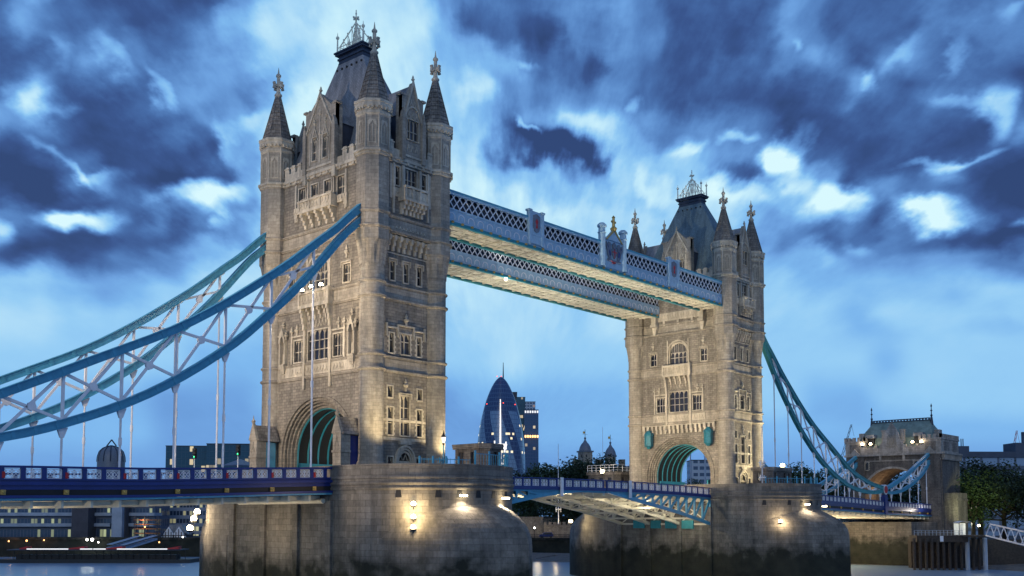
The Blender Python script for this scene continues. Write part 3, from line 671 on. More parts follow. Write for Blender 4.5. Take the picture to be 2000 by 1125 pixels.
    for s in (-1, 1):
        fr.box(b, s*2.55-.18, s*2.55+.18, 16.0, 19.2, 0, .3); fr.box(b, s*5.15-.14, s*5.15+.14, 19.2, 23.0, 0, .22); finial_small(b, fr, s*5.15, 23.0, .15, 1.0); finial_small(b, fr, s*4.1, 22.9, .15, 1.2)
        fr.box(b, s*3.9-1.15, s*3.9+1.15, 22.75, 22.95, 0, .2)
        finial_small(b, fr, s*5.38, 31.3, .1, 1.3)
        fr.box(b, s*2.2-.14, s*2.2+.14, 28.2, 32.8, 0, .2)
    arc = [(2.05*math.cos(math.pi*i/14), 30.6+1.9*math.sin(math.pi*i/14)) for i in range(15)]
    for i in range(14): fr.prism(b, [arc[i], arc[i+1], (arc[i+1][0]*1.12, 30.6+(arc[i+1][1]-30.6)*1.14), (arc[i][0]*1.12, 30.6+(arc[i][1]-30.6)*1.14)], 0, .24)
    b.build('carved_panel', 'trim', T)
    if not river:
        niche(fr, 6.75, T); niche(fr, -6.75, T)
        b = MB(); fr = Sup   # upper balcony with five big brackets
        fr.box(b, -3.3, 3.3, 38.1, 38.45, 0, 1.15); fr.box(b, -3.35, 3.35, 39.45, 39.7, .9, 1.25); fr.box(b, -3.15, 3.15, 38.4, 39.5, .98, 1.06); carving(b, fr, -3.0, 3.0, 38.5, 39.45, 1.06)
        for h in (-3.15, -1.05, 1.05, 3.15): fr.box(b, h-.16, h+.16, 38.4, 39.7, .94, 1.18)
        for s in (-1, 1): fr.box(b, s*3.25-.06, s*3.25+.06, 38.4, 39.5, 0, .95)
        for h in (-2.8, -1.4, 0, 1.4, 2.8):
            for (z0, z1, o) in ((37.7, 38.1, 1.05), (37.3, 37.7, .85), (36.8, 37.3, .55), (36.3, 36.8, .32)): fr.box(b, h-.2, h+.2, z0, z1, 0, o)
        for s in (-1, 1):
            fr.box(b, s*4.3-.9, s*4.3+.9, 38.5, 39.4, 0, .3); carving(b, fr, s*4.3-.85, s*4.3+.85, 38.55, 39.35, .3); fr.box(b, s*4.95-.14, s*4.95+.14, 37.6, 42.4, 0, .25)
            for (z0, z1, o) in ((38.1, 38.5, .26), (37.6, 38.1, .16)): fr.box(b, s*4.9-.3, s*4.9+.3, z0, z1, 0, o)
            fr.box(b, s*2.56-.12, s*2.56+.12, 39.4, 42.4, 0, .2)
        b.build('balcony', 'trim', T)
        # gabled gatehouse porches with blue doors beside the carriageway
        for sy in (-1, 1):
            b = MB(); y0, y1 = (-8.9, -7.45) if sy < 0 else (7.45, 8.9); x0, x1 = X-9.0, X-6.6
            b.box(x0, y0, 4.8, x1-1.0, y1, 9.8); b.box(x0-.15, y0-.15, 4.8, x1-1, y1+.15, 5.6); b.box(x0-.1, y0-.1, 7.6, x1-1, y1+.1, 7.85)
            ym = (y0+y1)/2
            for xa, xb in ((x0-.12, x0+.25),): b.hexa([(xa, y0-.12, 9.8), (xb, y0-.12, 9.8), (xb, y1+.12, 9.8), (xa, y1+.12, 9.8), (xa, ym-.05, 11.9), (xb, ym-.05, 11.9), (xb, ym+.05, 11.9), (xa, ym+.05, 11.9)])
            b.lathe(x0, ym, [(.1, 11.7), (.3, 12.2), (.1, 12.4), (.02, 12.9)], 6)
            f = Face((0, 0), (0, 1), (-1, 0), -x0); carving(b, f, y0+.3, y1-.3, 8.2, 9.6, .0)
            pz = b.build('gate_porch', 'ashlar', T)
            b = MB(); b.hexa([(x0+.2, y0-.25, 9.7), (x1+.9, y0-.25, 9.7), (x1+.9, y1+.25, 9.7), (x0+.2, y1+.25, 9.7), (x0+.2, ym-.04, 11.7), (x1+.9, ym-.04, 11.7), (x1+.9, ym+.04, 11.7), (x0+.2, ym+.04, 11.7)]); b.build('porch_roof', 'spire_stone', pz)
            b = MB(); b.box(x1-1.0, y0+.2, 4.8, x1+.6, y1-.2, 9.6); b.build('porch_door', 'navy' if sy < 0 else 'blue', pz)
    else:
        b = MB()   # machicolated band over the river arch
        k = -7.4
        while k <= 7.45:
            fr.box(b, k-.24, k+.24, 16.3, 17.2, 0, .55); fr.box(b, k-.2, k+.2, 15.6, 16.3, 0, .34); k += .925
        fr.box(b, -7.7, 7.7, 17.0, 17.2, 0, .5)
        b.build('corbel_table', 'trim', T)
        for h in (-6.6, 6.0):
            b = MB(); p = fr(h, 0, .95); b.lathe(p[0], p[1], [(.3, 12.9), (.62, 13.3), (.78, 13.4), (.78, 15.3), (.92, 15.35), (.8, 15.7), (.25, 16.3)], 6); fr.box(b, h-.2, h+.2, 15.0, 15.3, 0, .5)
            b.build('signal_lantern', 'lantern_teal', T)
        b = MB(); f2 = Sup
        f2.box(b, -4.4, 4.4, 36.6, 38.1, 0, .2); carving(b, f2, -4.3, 4.3, 36.8, 37.9, .2)
        for h in (-3, 0, 3):
            for (z0, z1, o) in ((36.1, 36.6, .3), (35.7, 36.1, .18)): f2.box(b, h-.22, h+.22, z0, z1, 0, o)
        b.build('carved_panel', 'trim', T)
    # --- carriageway vault with painted ribs
    b = MB(); arc = [(5.75*math.cos(math.pi*i/24), ZA+5.75*math.sin(math.pi*i/24)) for i in range(25)]; arc = [(5.75, 4.8)]+arc+[(-5.75, 4.8)]
    b.strip([[(X-4.1, h, z) for h, z in arc], [(X+4.1, h, z) for h, z in arc]]); b.build('vault', 'vault_black', T)  # vault surface is one even near-black colour
    for i in range(6):
        b = MB(); xx = X-4.0+i*1.6; rows = []
        for (r, dx) in ((5.74, -.1), (5.63, -.1), (5.63, .1), (5.74, .1), (5.74, -.1)):
            rows.append([(xx+dx, r, 4.9)]+[(xx+dx, r*math.cos(math.pi*k/24), ZA+r*math.sin(math.pi*k/24)) for k in range(25)]+[(xx+dx, -r, 4.9)])
        b.strip(rows); b.build('vault_rib', 'teal', T)
    b = MB(); b.box(X-4.2, 4.9, 4.8, X+4.2, 5.15, 7.0); b.box(X-4.2, -5.15, 4.8, X+4.2, -4.9, 7.0); b.build('vault_dado', 'teal', T)
    point((X-1.0, 0, 10.0), 260, (.9, 1, .95), .3); point((X+2.2, 0, 9.5), 260, (1, .95, .85), .3)
    return T
tower(0, False, 'nearer, larger stone bridge tower with gabled porches at its foot')
tower(D, True, 'farther stone bridge tower with two hanging teal lanterns over its arch')
# ------------------------------------------------------------------ river piers
def gothic(X, tip, side, n=14, yc=-11.0, hw=10.66):
    """plan of a pointed cutwater, from the west corner round the tip to the east corner; side -1 = toward the viewer"""
    dy = abs(tip-11.0); rho = (hw*hw+dy*dy)/(2*hw); a1 = math.asin(min(1, dy/rho)); out = []
    for i in range(n+1):
        a = a1*i/n; out.append((X-hw+rho-rho*math.cos(a), side*(11.0+rho*math.sin(a))))
    return out+[(2*X-p[0], p[1]) for p in reversed(out[:-1])]
def pier(X, label, notch):
    P = thing('bridge_pier', label, 'pier', (X, 0, WATER-1.5), 'the two granite river piers')
    R = 10.66; cy = 12.8; zt = 5.95
    def plan(r, s=0): # stadium plan
        pts = []
        for i in range(33): a = math.pi+math.pi*i/32; pts.append((X+(R+r)*math.cos(a), -cy+(R+r)*math.sin(a)))
        for i in range(33): a = math.pi*i/32; pts.append((X+(R+r)*math.cos(a), cy+(R+r)*math.sin(a)))
        pts.append(pts[0]); return pts
    def per(pts):
        d = [0]
        for a, b_ in zip(pts, pts[1:]): d.append(d[-1]+math.hypot(a[0]-b_[0], a[1]-b_[1]))
        return d
    prof = [(0, WATER-1.5), (0, 3.0), (0, 3.1), (.12, 3.15), (.22, 3.3), (.22, 3.42), (.1, 3.5), (.1, 3.62), (.26, 3.75), (.3, 3.9), (.18, 4.05), (.12, 4.15), (.12, 4.3), (.24, 4.4), (.24, 4.55), (.08, 4.7), (.08, 5.75), (.16, 5.78), (.16, zt), (-.45, zt), (-.45, 4.9)]
    rows = [[(x, y, z) for x, y in plan(r)] for r, z in prof]; d = per(plan(0))
    b = MB(); b.strip(rows, wv=lambda j, i, p: (d[i], p[2], 0))
    b.build('pier_body', 'granite', P)
    b = MB(); pl = plan(-.4)[:-1]; b.poly([(x, y, 4.95) for x, y in pl]); b.build('pier_top', 'asphalt', P)
    for side in (-1, 1):
        rows = []
        for z, tip in ((WATER-1.5, 29.5), (-8, 29.5), (-5.5, 29.45), (-3.0, 29.4), (-2.3, 29.3), (-1.6, 29.05), (-1.0, 28.65), (-.5, 28.1), (0, 27.35), (.5, 26.4), (1.0, 25.3), (1.5, 23.9), (1.9, 22.8)):
            rows.append([(x, y, z) for x, y in gothic(X, tip, side, 14, -11.0, 10.66+.06-(max(0, z+2.3)*.12))])
        d2 = per([(p[0], p[1]) for p in rows[1]]); b = MB()
        sl = [0]
        for j in range(1, len(rows)): a = rows[j][14]; c = rows[j-1][14]; sl.append(sl[-1]+math.dist(a, c))
        b.strip(rows, wv=lambda j, i, p: (d2[i]+.3, WATER-1.5+sl[j], 0)); b.build('cutwater', 'granite', P)
    # drain slots under the moulding
    b = MB()
    for a in (213, 236, 249, 262, 275, 290):
        a = math.radians(a); n = Vector((math.cos(a), math.sin(a), 0)); f = Face((X, -cy), (-n.y, n.x), n[:2], R); f.prism(b, [(-.35, 2.3), (.35, 2.3), (.25, 3.1), (-.25, 3.1)], -.3, .03)
    b.build('drain_slot', 'dark', P)
    if notch:
        b = MB()
        for a in (205, 240): 
            for z in (-4.2, -8.6):
                t = math.radians(a); n = Vector((math.cos(t), math.sin(t), 0)); f = Face((X, -cy), (-n.y, n.x), n[:2], R); f.box(b, -.35, .35, z, z+.8, -.2, .05)
        b.build('drain_hole', 'dark', P)
    # pilasters and wall ledge on the side under the roadway
    b = MB(); 
    for s in ((-1,)):
        xs = X+s*R
        for y in (-9.2, -3.2, 3.2, 9.6): b.box(min(xs, xs+s*.35), y-.45, WATER-1.5, max(xs, xs+s*.35), y+.45, 2.0)
        b.box(min(xs, xs+s*.25), -9.0, 1.95, max(xs, xs+s*.3), 9.0, 2.6)
    b.w = [(v[1]+v[0], v[2]+.2, 0) for v in b.v]; b.build('pilaster', 'granite', P)
    if notch:
        b = MB()
        for y in (-4.9, -1.5, 1.9, 5.3): b.box(X-R-.3, y-1.2, -1.7, X-R-.04, y+1.2, -.3)
        b.build('machinery_window', 'teal', P)
    return P
pier(0, 'nearer granite river pier with rounded end and sloping pointed cutwater', False)
pier(D, 'farther granite river pier under the far tower, green with weed at its foot', True)
b = MB(); b.tube((-11.15, -8.6, 2.0), (-11.15, 7.8, 2.0), .3, n=8); tag(b.build('service_pipe', 'cream'), 'cream pipe along the pier wall under the roadway of the nearer tower', 'pipe')
# ------------------------------------------------------------------ high level walkways
def walkway(y0, y1, label, crest):
    Wt = thing('high_walkway', label, 'walkway', (41.15, (y0+y1)/2, 37.6), 'the two high walkways between the towers')
    xa, xb = 5.0, 77.0
    b = MB(); b.box(xa, y0+.15, 37.75, xb, y1-.15, 38.05)
    x = xa+1.5
    while x < xb: b.box(x-.09, y0+.2, 37.5, x+.09, y1-.2, 37.75); x += 2.4
    for k in (.25, .5, .75): yy = y0+(y1-y0)*k; b.box(xa, yy-.08, 37.6, xb, yy+.08, 37.76)
    x = xa+1.5
    while x < xb-2.4: b.beam((x, y0+.3, 37.62), (x+2.4, y1-.3, 37.62), .12, .1); x += 2.4
    b.build('soffit', 'cream', Wt)
    for yy, s in ((y0, -1), (y1, 1)):
        b = MB(); b.box(xa, yy-.14, 37.55, xb, yy+.14, 37.85); b.box(xa, yy-.3, 37.35, xb, yy+.1, 37.55); b.build('bottom_rail', 'teal', Wt)
        b = MB(); b.box(xa, yy-.08, 37.85, xb, yy+.08, 39.35); b.box(xa, yy-.16, 39.3, xb, yy+.16, 39.5); b.box(xa, yy-.13, 37.85, xb, yy+.13, 38.05)
        b.box(xa, yy-.2, 41.3, xb, yy+.2, 41.65)
        x = xa
        while x < xb: b.box(x-.1, yy-.15, 38.05, x+.1, yy+.15, 39.3); x += 1.8
        b.build('fascia', 'pale_blue', Wt)
        b = MB(); b.box(xa, yy-.26, 41.6, xb, yy+.26, 41.85); b.build('top_chord', 'blue', Wt)
        if s < 0 or y0 < 0:
            if s < 0:
                b = MB(); x = xa
                while x < xb:   # arched blind panels and gilt studs
                    f = Face((0, 0), (1, 0), (0, -1), -yy+.08)
                    for k in range(5): a0, a1 = math.pi*k/5, math.pi*(k+1)/5; hm = x+.9; f.prism(b, [(hm+.5*math.cos(a0), 38.5+.4*math.sin(a0)), (hm+.5*math.cos(a1), 38.5+.4*math.sin(a1)), (hm+.6*math.cos(a1), 38.5+.5*math.sin(a1)), (hm+.6*math.cos(a0), 38.5+.5*math.sin(a0))], 0, .06)
                    f.box(b, x+.3, x+.4, 38.15, 38.5, 0, .06); f.box(b, x+1.4, x+1.5, 38.15, 38.5, 0, .06); x += 1.8
                b.build('fascia_tracery', 'white', Wt)
                b = MB(); x = xa+.9
                while x < xb: b.box(x-.14, yy-.4, 37.6, x+.14, yy-.14, 37.85); x += 1.8
                b.build('gilt_stud', 'gold', Wt)
            b = MB(); st = 1.15; x = xa-.6
            while x < xb-st:
                for dz in (0,):
                    b.beam((x, yy-.05, 39.45), (x+st*1.45, yy-.05, 41.35), .2, .07, side=(0, 0, 1)); b.beam((x+st*1.45, yy+.05, 39.45), (x, yy+.05, 41.35), .2, .07, side=(0, 0, 1))
                x += st
            b.build('lattice', 'white', Wt)
    b = MB(); b.box(xa, y0+.55, 38.1, xb, y0+.7, 41.5); b.box(xa, y1-.7, 38.1, xb, y1-.55, 41.5); b.build('glazing', 'glass', Wt)
    b = MB(); b.hexa([(xa, y0-.1, 41.85), (xb, y0-.1, 41.85), (xb, y1+.1, 41.85), (xa, y1+.1, 41.85), (xa, (y0+y1)/2-1, 42.3), (xb, (y0+y1)/2-1, 42.3), (xb, (y0+y1)/2+1, 42.3), (xa, (y0+y1)/2+1, 42.3)]); b.build('walkway_roof', 'teal', Wt)
    for x in (78.0,):  # bracket down the far tower
        yb = y1-.45 if y0 < 0 else y0+.45
        b = MB(); f = Face((D, 0), (0, 1), (-1, 0), 5.3); f.box(b, yb-.45, yb+.45, 35.9, 37.5, 0, 1.1); f.box(b, yb-.6, yb+.6, 35.5, 36.0, 0, 1.3); f.prism(b, [(yb-.5, 35.5), (yb+.5, 35.5), (yb+.2, 34.0), (yb-.2, 34.0)], 0, .8); b.build('bracket', 'trim', Wt)
    for xp in ((24.2, 59.5) if crest else ()):
        b = MB(); b.box(xp-1.3, y0-.32, 38.1, xp+1.3, y0+.3, 42.7); b.box(xp-1.6, y0-.42, 38.0, xp-1.1, y0+.1, 42.9); b.box(xp+1.1, y0-.42, 38.0, xp+1.6, y0+.1, 42.9)
        b.box(xp-1.75, y0-.5, 42.6, xp-1.0, y0+.2, 42.85); b.box(xp+1.0, y0-.5, 42.6, xp+1.75, y0+.2, 42.85); b.box(xp-1.3, y0-.38, 39.3, xp+1.3, y0-.3, 39.5); pp = b.build('pylon', 'pale_blue', Wt)
        f = Face((0, 0), (1, 0), (0, -1), -(y0-.32))
        b = MB(); f.prism(b, [(xp-.75, 40.6), (xp-.5, 39.9), (xp, 39.7), (xp+.5, 39.9), (xp+.75, 40.6), (xp+.75, 42.1), (xp, 42.4), (xp-.75, 42.1)], 0, .08); sh = b.build('shield', 'lead_dome', pp)
        b = MB(); f.prism(b, [(xp-.2, 40.3), (xp+.22, 40.4), (xp+.1, 40.9), (xp+.3, 41.3), (xp, 41.7), (xp-.25, 41.3), (xp-.05, 40.9)], .08, .13); b.build('lion_emblem', 'red', pp)
    if crest:
        xc = 42.6; f = Face((0, 0), (1, 0), (0, -1), -(y0-.3))
        b = MB()
        for s in (-1, 1):
            b.lathe(xc+s*2.75, y0-.1, [(.55, 38.0), (.55, 43.0), (.7, 43.1), (.55, 43.3), (.5, 43.9), (.72, 44.0), (.72, 44.3), (.4, 44.6)], 8)
        b.box(xc-2.5, y0-.25, 38.0, xc+2.5, y0+.2, 42.3); cr_ = b.build('crest_pylon', 'pale_blue', Wt)
        b = MB(); f.prism(b, [(xc-2.3, 42.3), (xc+2.3, 42.3), (xc+1.4, 42.9), (xc+.6, 43.6), (xc, 44.2), (xc-.6, 43.6), (xc-1.4, 42.9)], -.3, .1); b.build('crest_gable', 'pale_blue', cr_)
        b = MB()
        for s in (-1, 1): f.prism(b, [(xc+s*2.2, 42.2), (xc+s*1.9, 42.2), (xc+s*.1, 43.7), (xc, 44.1), (xc+s*.3, 44.0), (xc+s*1.4, 42.95)], .1, .2)
        b.lathe(xc, y0-.3, [(.4, 43.9), (.55, 44.3), (.25, 44.6), (.2, 45.9), (.3, 46.0), (.05, 46.3)], 6); b.beam((xc-.55, y0-.3, 45.3), (xc+.55, y0-.3, 45.3), .2, .28)
        b.build('crest_cross', 'gold', cr_)
        b = MB()   # coat of arms: shield with red cross, helm and two winged beasts
        f.prism(b, [(xc-.6, 41.0), (xc-.55, 40.2), (xc, 39.5), (xc+.55, 40.2), (xc+.6, 41.0)], 0, .18)
        for s in (-1, 1):
            f.prism(b, [(xc+s*.75, 39.5), (xc+s*1.3, 39.4), (xc+s*1.7, 40.0), (xc+s*1.9, 41.0), (xc+s*1.6, 41.6), (xc+s*1.4, 42.0), (xc+s*1.0, 41.9), (xc+s*.7, 41.4), (xc+s*1.0, 40.8), (xc+s*.8, 40.1)], 0, .14)
            f.prism(b, [(xc+s*1.2, 40.8), (xc+s*2.1, 41.9), (xc+s*2.1, 41.2), (xc+s*1.7, 40.4)], 0, .2)
        f.prism(b, [(xc-.35, 41.1), (xc+.35, 41.1), (xc+.45, 41.7), (xc, 42.1), (xc-.45, 41.7)], 0, .2); f.box(b, xc-1.7, xc+1.7, 39.1, 39.35, 0, .15)
        b.build('coat_of_arms', 'lead_dome', cr_)
        b = MB(); f.box(b, xc-.08, xc+.08, 39.6, 41.0, .18, .22); f.box(b, xc-.56, xc+.56, 40.45, 40.62, .18, .221); f.prism(b, [(xc-.5, 39.1), (xc+.5, 39.1), (xc+.3, 38.8), (xc-.3, 38.8)], 0, .1); b.build('red_cross', 'red', cr_)
        b = MB()
        for s in (-1, 1):
            f.prism(b, [(xc+s*.95, 39.9), (xc+s*1.2, 39.9), (xc+s*1.4, 40.6), (xc+s*1.1, 40.9)], .14, .19)
            f.prism(b, [(xc+s*1.5, 41.0), (xc+s*1.9, 41.5), (xc+s*1.8, 41.2)], .2, .24)
        b.build('crest_shadow_work', 'navy', cr_)
    return Wt
walkway(-9.9, -4.9, 'nearer blue and white lattice walkway high between the towers, carrying a painted coat of arms', True)
walkway(4.3, 10.6, 'farther blue and white lattice walkway high between the towers, plain without a crest', False)
# ------------------------------------------------------------------ side spans
def dz(x):   # height of the parapet top along the bridge
    s = -x if x < 41 else x-D
    pts = [(10, 5.78), (12, 5.72), (34, 4.85), (47, 4.6), (63, 4.05), (96, 3.6), (130, 3.2)]
    for (a, b_), (c, d_) in zip(pts, pts[1:]):
        if a <= s <= c: return b_+(d_-b_)*(s-a)/(c-a)
    return pts[0][1] if s < 10 else 3.2
def tracery_panel(w, h, dense=False):
    b = MB(); t = .05
    n = 2 if not dense else 2
    for i in range(n):
        x0 = i*w/n; x1 = x0+w/n
        b.beam((x0, 0, 0), (x1, 0, h), .05, t); b.beam((x0, 0.004, h), (x1, 0.004, 0), .05, t)
        cx, cz, r = (x0+x1)/2, h/2, min(h, w/n)*.42
        for k in range(10):
            a0, a1 = 2*math.pi*k/10, 2*math.pi*(k+1)/10; b.beam((cx+r*math.cos(a0), .008, cz+r*math.sin(a0)), (cx+r*math.cos(a1), .008, cz+r*math.sin(a1)), .05, t)
        b.beam((x0, -.004, 0), (x0, -.004, h), .06, t)
    b.beam((w, -.004, 0), (w, -.004, h), .06, t); b.beam((0, -.006, 0), (w, -.006, 0), .06, .07); b.beam((0, -.006, h), (w, -.006, h), .06, .07)
    return b
def add_copy(src, loc, parent, rot=0.0, sy=0.0):
    o = src.copy(); C.objects.link(o); o.parent = parent; p = parent['_p']; o.location = (loc[0]-p[0], loc[1]-p[1], loc[2]-p[2]); o.rotation_euler = (0, rot, 0); return o
def panel_run(par, xa, xb, y, topf, side, m='white', gap=1.84, hgt=.78, bosses=None, flip=1):
    """panels share one mesh each; posts between them"""
    b = tracery_panel(gap-.5, hgt); me = b.mesh('parapet_panel'); me.materials.append(MATS[m]); first = bpy.data.objects.new('parapet_panel', me)
    n = int(abs(xb-xa)/gap)
    pb = MB(); used = False
    for i in range(n):
        x = xa+i*gap+.25; z = topf(x+gap/2)-.3-hgt; sl = math.atan2(topf(x+gap-.5)-topf(x), gap-.5)
        if i == 0: o = first; C.objects.link(o); o.parent = par
        else: o = first.copy(); C.objects.link(o); o.parent = par
        p = par['_p']; o.location = (x-p[0], y-p[1], z+(topf(x)-topf(x+gap/2))-p[2]); o.rotation_euler = (0, -sl, 0)
def side_span(xa, xb, label, dirn):
    z0 = dz(xa); Sp = thing('side_span', label, 'bridge deck', ((xa+xb)/2, 0, 4.0), 'roadway spans hung from the chains')
    n = 16; xs = [xa+(xb-xa)*i/n for i in range(n+1)]
    b = MB(); b.strip([[(x, -9.2, dz(x)-1.25) for x in xs], [(x, 9.2, dz(x)-1.25) for x in xs]]); b.build('carriageway', 'asphalt', Sp)
    b = MB(); b.strip([[(x, -9.2, dz(x)-3.1) for x in xs], [(x, 9.2, dz(x)-3.1) for x in xs]])
    x = xa+1
    while x < xb:
        b.box(x-.12, -9.1, dz(x)-3.75, x+.12, 9.1, dz(x)-3.08); x += 2.76
    for y in (-7.5, -4.5, -1.5, 1.5, 4.5, 7.5): 
        for i in range(n): b.beam((xs[i], y, dz(xs[i])-3.35), (xs[i+1], y, dz(xs[i+1])-3.35), .3, .4)
    b.build('soffit', 'cream', Sp)
    for y, s in ((-9.45, -1), (9.45, 1)):
        def run(m, nm, dy0, dy1, t0, t1):
            b = MB()
            for i in range(n):
                a, c = xs[i], xs[i+1]
                b.hexa([(a, y+s*dy0, dz(a)-t1), (c, y+s*dy0, dz(c)-t1), (c, y+s*dy1, dz(c)-t1), (a, y+s*dy1, dz(a)-t1), (a, y+s*dy0, dz(a)-t0), (c, y+s*dy0, dz(c)-t0), (c, y+s*dy1, dz(c)-t0), (a, y+s*dy1, dz(a)-t0)])
            return b.build(nm, m, Sp)
        run('navy', 'parapet_rail', -.15, .18, 0, .2)
        b = MB()
        for i in range(n):
            a, c = xs[i], xs[i+1]; b.beam((a, y, dz(a)-1.2), (c, y, dz(c)-1.2), .3, .16)
        x = xa+(0 if dirn > 0 else 0); gap = 1.84
        k = 0
        while x < xb+.01:
            b.box(x-.2, y-.14, dz(x)-1.25, x+.2, y+.14, dz(x)-.1); x += gap; k += 1
        b.build('parapet_post', 'navy', Sp)
        run('navy', 'girder', -.1, .05, 1.25, 2.1); run('navy', 'girder', -.1, .28, 1.4, 1.7); run('dark', 'girder_web', -.1, 0, 2.1, 2.6); run('navy', 'girder', -.2, .3, 2.6, 2.85); run('blue', 'girder', -.2, .2, 2.86, 3.05)
        if s < 0:
            panel_run(Sp, xa, xb, y, dz, s)
            bb, rb = None, None
            x = xa+2.6 if dirn < 0 else xa+3.5
            xh = [-13.2-5.55*i for i in range(15)] if dirn < 0 else [96.3+5.62*i for i in range(15)]
            for x in xh:
                if not xa < x < xb: continue
                if bb is None:
                    b = MB(); b.box(x-.22, y-.2, dz(x)-2.55, x+.22, y-.02, dz(x)-2.12); b.sphere((x, y-.2, dz(x)-2.33), .15, 4); bb = b.build('gilt_boss', 'gold', Sp); bx = x
                    b = MB(); b.box(x-.13, y-.2, dz(x)-1.1, x+.13, y-.14, dz(x)-.55); rb = b.build('red_plaque', 'red', Sp) if dirn < 0 else None
                else:
                    for q in ((bb, rb) if dirn < 0 else (bb,)): dup(q, (x-bx, 0, dz(x)-dz(bx)))
    return Sp
side_span(-100, -10.75, 'long suspended roadway span with dark blue parapet, running off the left of the photo', -1)
side_span(93.1, 177.8, 'suspended roadway span with blue parapet between the far pier and the far gatehouse', 1)
# ------------------------------------------------------------------ suspension chains
TOPC = [(6.3, 36.9), (8.5, 34.9), (10.5, 33.0), (13.0, 31.0), (16.5, 28.1), (20, 25.5), (25, 22.0), (30.6, 18.6), (38, 15.0), (44.7, 11.8), (49, 10.0), (56.7, 8.1), (63, 7.2), (65.5, 7.0)]
BOTC = [(6.3, 35.3), (8.5, 33.4), (10.3, 31.5), (13.3, 28.0), (16, 25.1), (19.7, 21.6), (23.7, 18.1), (29.5, 14.1), (35, 11.1), (41, 8.7), (46.8, 7.0), (53.3, 6.1), (59.2, 5.85), (63, 6.1), (65.5, 6.5)]
def interp(P_, s):
    for (a, b_), (c, d_) in zip(P_, P_[1:]):
        if s <= c: return b_+(d_-b_)*(s-a)/(c-a)
    return P_[-1][1]
def chord(par, name, P_, fx, Y, w, h, m='blue'):
    b = MB()
    def bar(w, h, off):
        rows = []; n = len(P_)
        for i, (s, z) in enumerate(P_):
            a = P_[max(0, i-1)]; c = P_[min(n-1, i+1)]; d = Vector((fx(c[0])-fx(a[0]), 0, c[1]-a[1])).normalized(); nn = Vector((-d.z, 0, d.x)); nn = nn if nn.z > 0 else -nn
            c0 = Vector((fx(s), Y, z))+nn*off
            rows.append([c0+nn*h/2+Vector((0, w/2, 0)), c0+nn*h/2-Vector((0, w/2, 0)), c0-nn*h/2-Vector((0, w/2, 0)), c0-nn*h/2+Vector((0, w/2, 0))])
        b.strip(rows, closed=True); b.poly(rows[0]); b.poly(rows[-1])
    bar(w, h, 0); bar(w+.22, .09, h/2); bar(w+.22, .09, -h/2); bar(w+.08, .08, h*.18)
    for i in range(1, len(P_)-1):
        a, c = P_[i], P_[i+1]; p = Vector((fx(a[0]), Y, a[1])); q = Vector((fx(c[0]), Y, c[1])); b.beam(p+(q-p)*.4, p+(q-p)*.55, h+.06, w+.1, side=(p-q).cross(Vector((0, 1, 0))))
    return b.build(name, m, par)
def smooth_pts(P_, k=3):
    out = []
    n = len(P_)
    for i in range(n-1):
        p0 = P_[max(0, i-1)]; p1 = P_[i]; p2 = P_[i+1]; p3 = P_[min(n-1, i+2)]
        for j in range(k):
            t = j/k; f = lambda a, b_, c, d_: .5*((2*b_)+(-a+c)*t+(2*a-5*b_+4*c-d_)*t*t+(-a+3*b_-3*c+d_)*t**3)
            out.append((f(p0[0], p1[0], p2[0], p3[0]), f(p0[1], p1[1], p2[1], p3[1])))
    return out+[P_[-1]]
def web(par, P1, P2, fx, Y, ss, hang, deck):
    for i, s in enumerate(ss):
        x = fx(s); zt, zb = interp(P1, s), interp(P2, s)
        if zt-zb > .9:
            b = MB(); b.box(x-.12, Y-.12, zb, x+.12, Y+.12, zt); b.hexa([(x-.35, Y-.1, zt-.45), (x+.35, Y-.1, zt-.45), (x+.35, Y+.1, zt-.45), (x-.35, Y+.1, zt-.45)]+[(x-.7, Y-.1, zt-.1), (x+.7, Y-.1, zt-.1), (x+.7, Y+.1, zt-.1), (x-.7, Y+.1, zt-.1)]); b.build('post', 'white', par)
        if hang:
            b = MB(); zd = deck(x)-.1
            b.hexa([(x-.16, Y-.12, zb-1.3), (x+.16, Y-.12, zb-1.3), (x+.16, Y+.12, zb-1.3), (x-.16, Y+.12, zb-1.3), (x-.5, Y-.16, zb-.35), (x+.5, Y-.16, zb-.35), (x+.5, Y+.16, zb-.35), (x-.5, Y+.16, zb-.35)])
            b.tube((x, Y, zd-1.0), (x, Y, zb-1.2), .11, n=8)
            zm = zd+(zb-zd)*.42
            if zb-zd > 5: b.tube((x, Y, zm-.35), (x, Y, zm+.35), .17, n=8)
            b.build('hanger', 'white', par)
        if i+1 < len(ss):
            s2 = ss[i+1]; xm = fx((s+s2)/2)
            for a, c in (((s, interp(P1, s)-.2), (s2, interp(P2, s2)+.3)), ((s, interp(P2, s)+.3), (s2, interp(P1, s2)-.2))):
                if abs(interp(P1, s)-interp(P2, s)) < .9: continue
                b = MB(); b.beam((fx(a[0]), Y, a[1]), (fx(c[0]), Y, c[1]), .2, .26, side=(0, 1, 0)); b.build('brace', 'white', par)
            zc = (interp(P1, (s+s2)/2)+interp(P2, (s+s2)/2))/2
            if interp(P1, s)-interp(P2, s) > 1.5: b = MB(); b.tube((xm, Y-.14, zc), (xm, Y+.14, zc), .42, n=8); b.build('gusset', 'white', par)
def chain(Y, sgn, label):
    fx = (lambda s: -s) if sgn < 0 else (lambda s: D+s)
    K = thing('suspension_chain', label, 'suspension chain', (fx(30), Y, interp(BOTC, 30)), 'long trussed suspension chains')
    cm = 'blue' if sgn < 0 or Y > 0 else 'chain_teal'; chord(K, 'top_chord', smooth_pts(TOPC), fx, Y, .5, .72, cm); chord(K, 'bottom_chord', smooth_pts(BOTC), fx, Y, .5, .72, cm)
    ss = [13.5+5.58*i for i in range(10)]
    web(K, TOPC, BOTC, fx, Y, ss, True, dz)
    return K
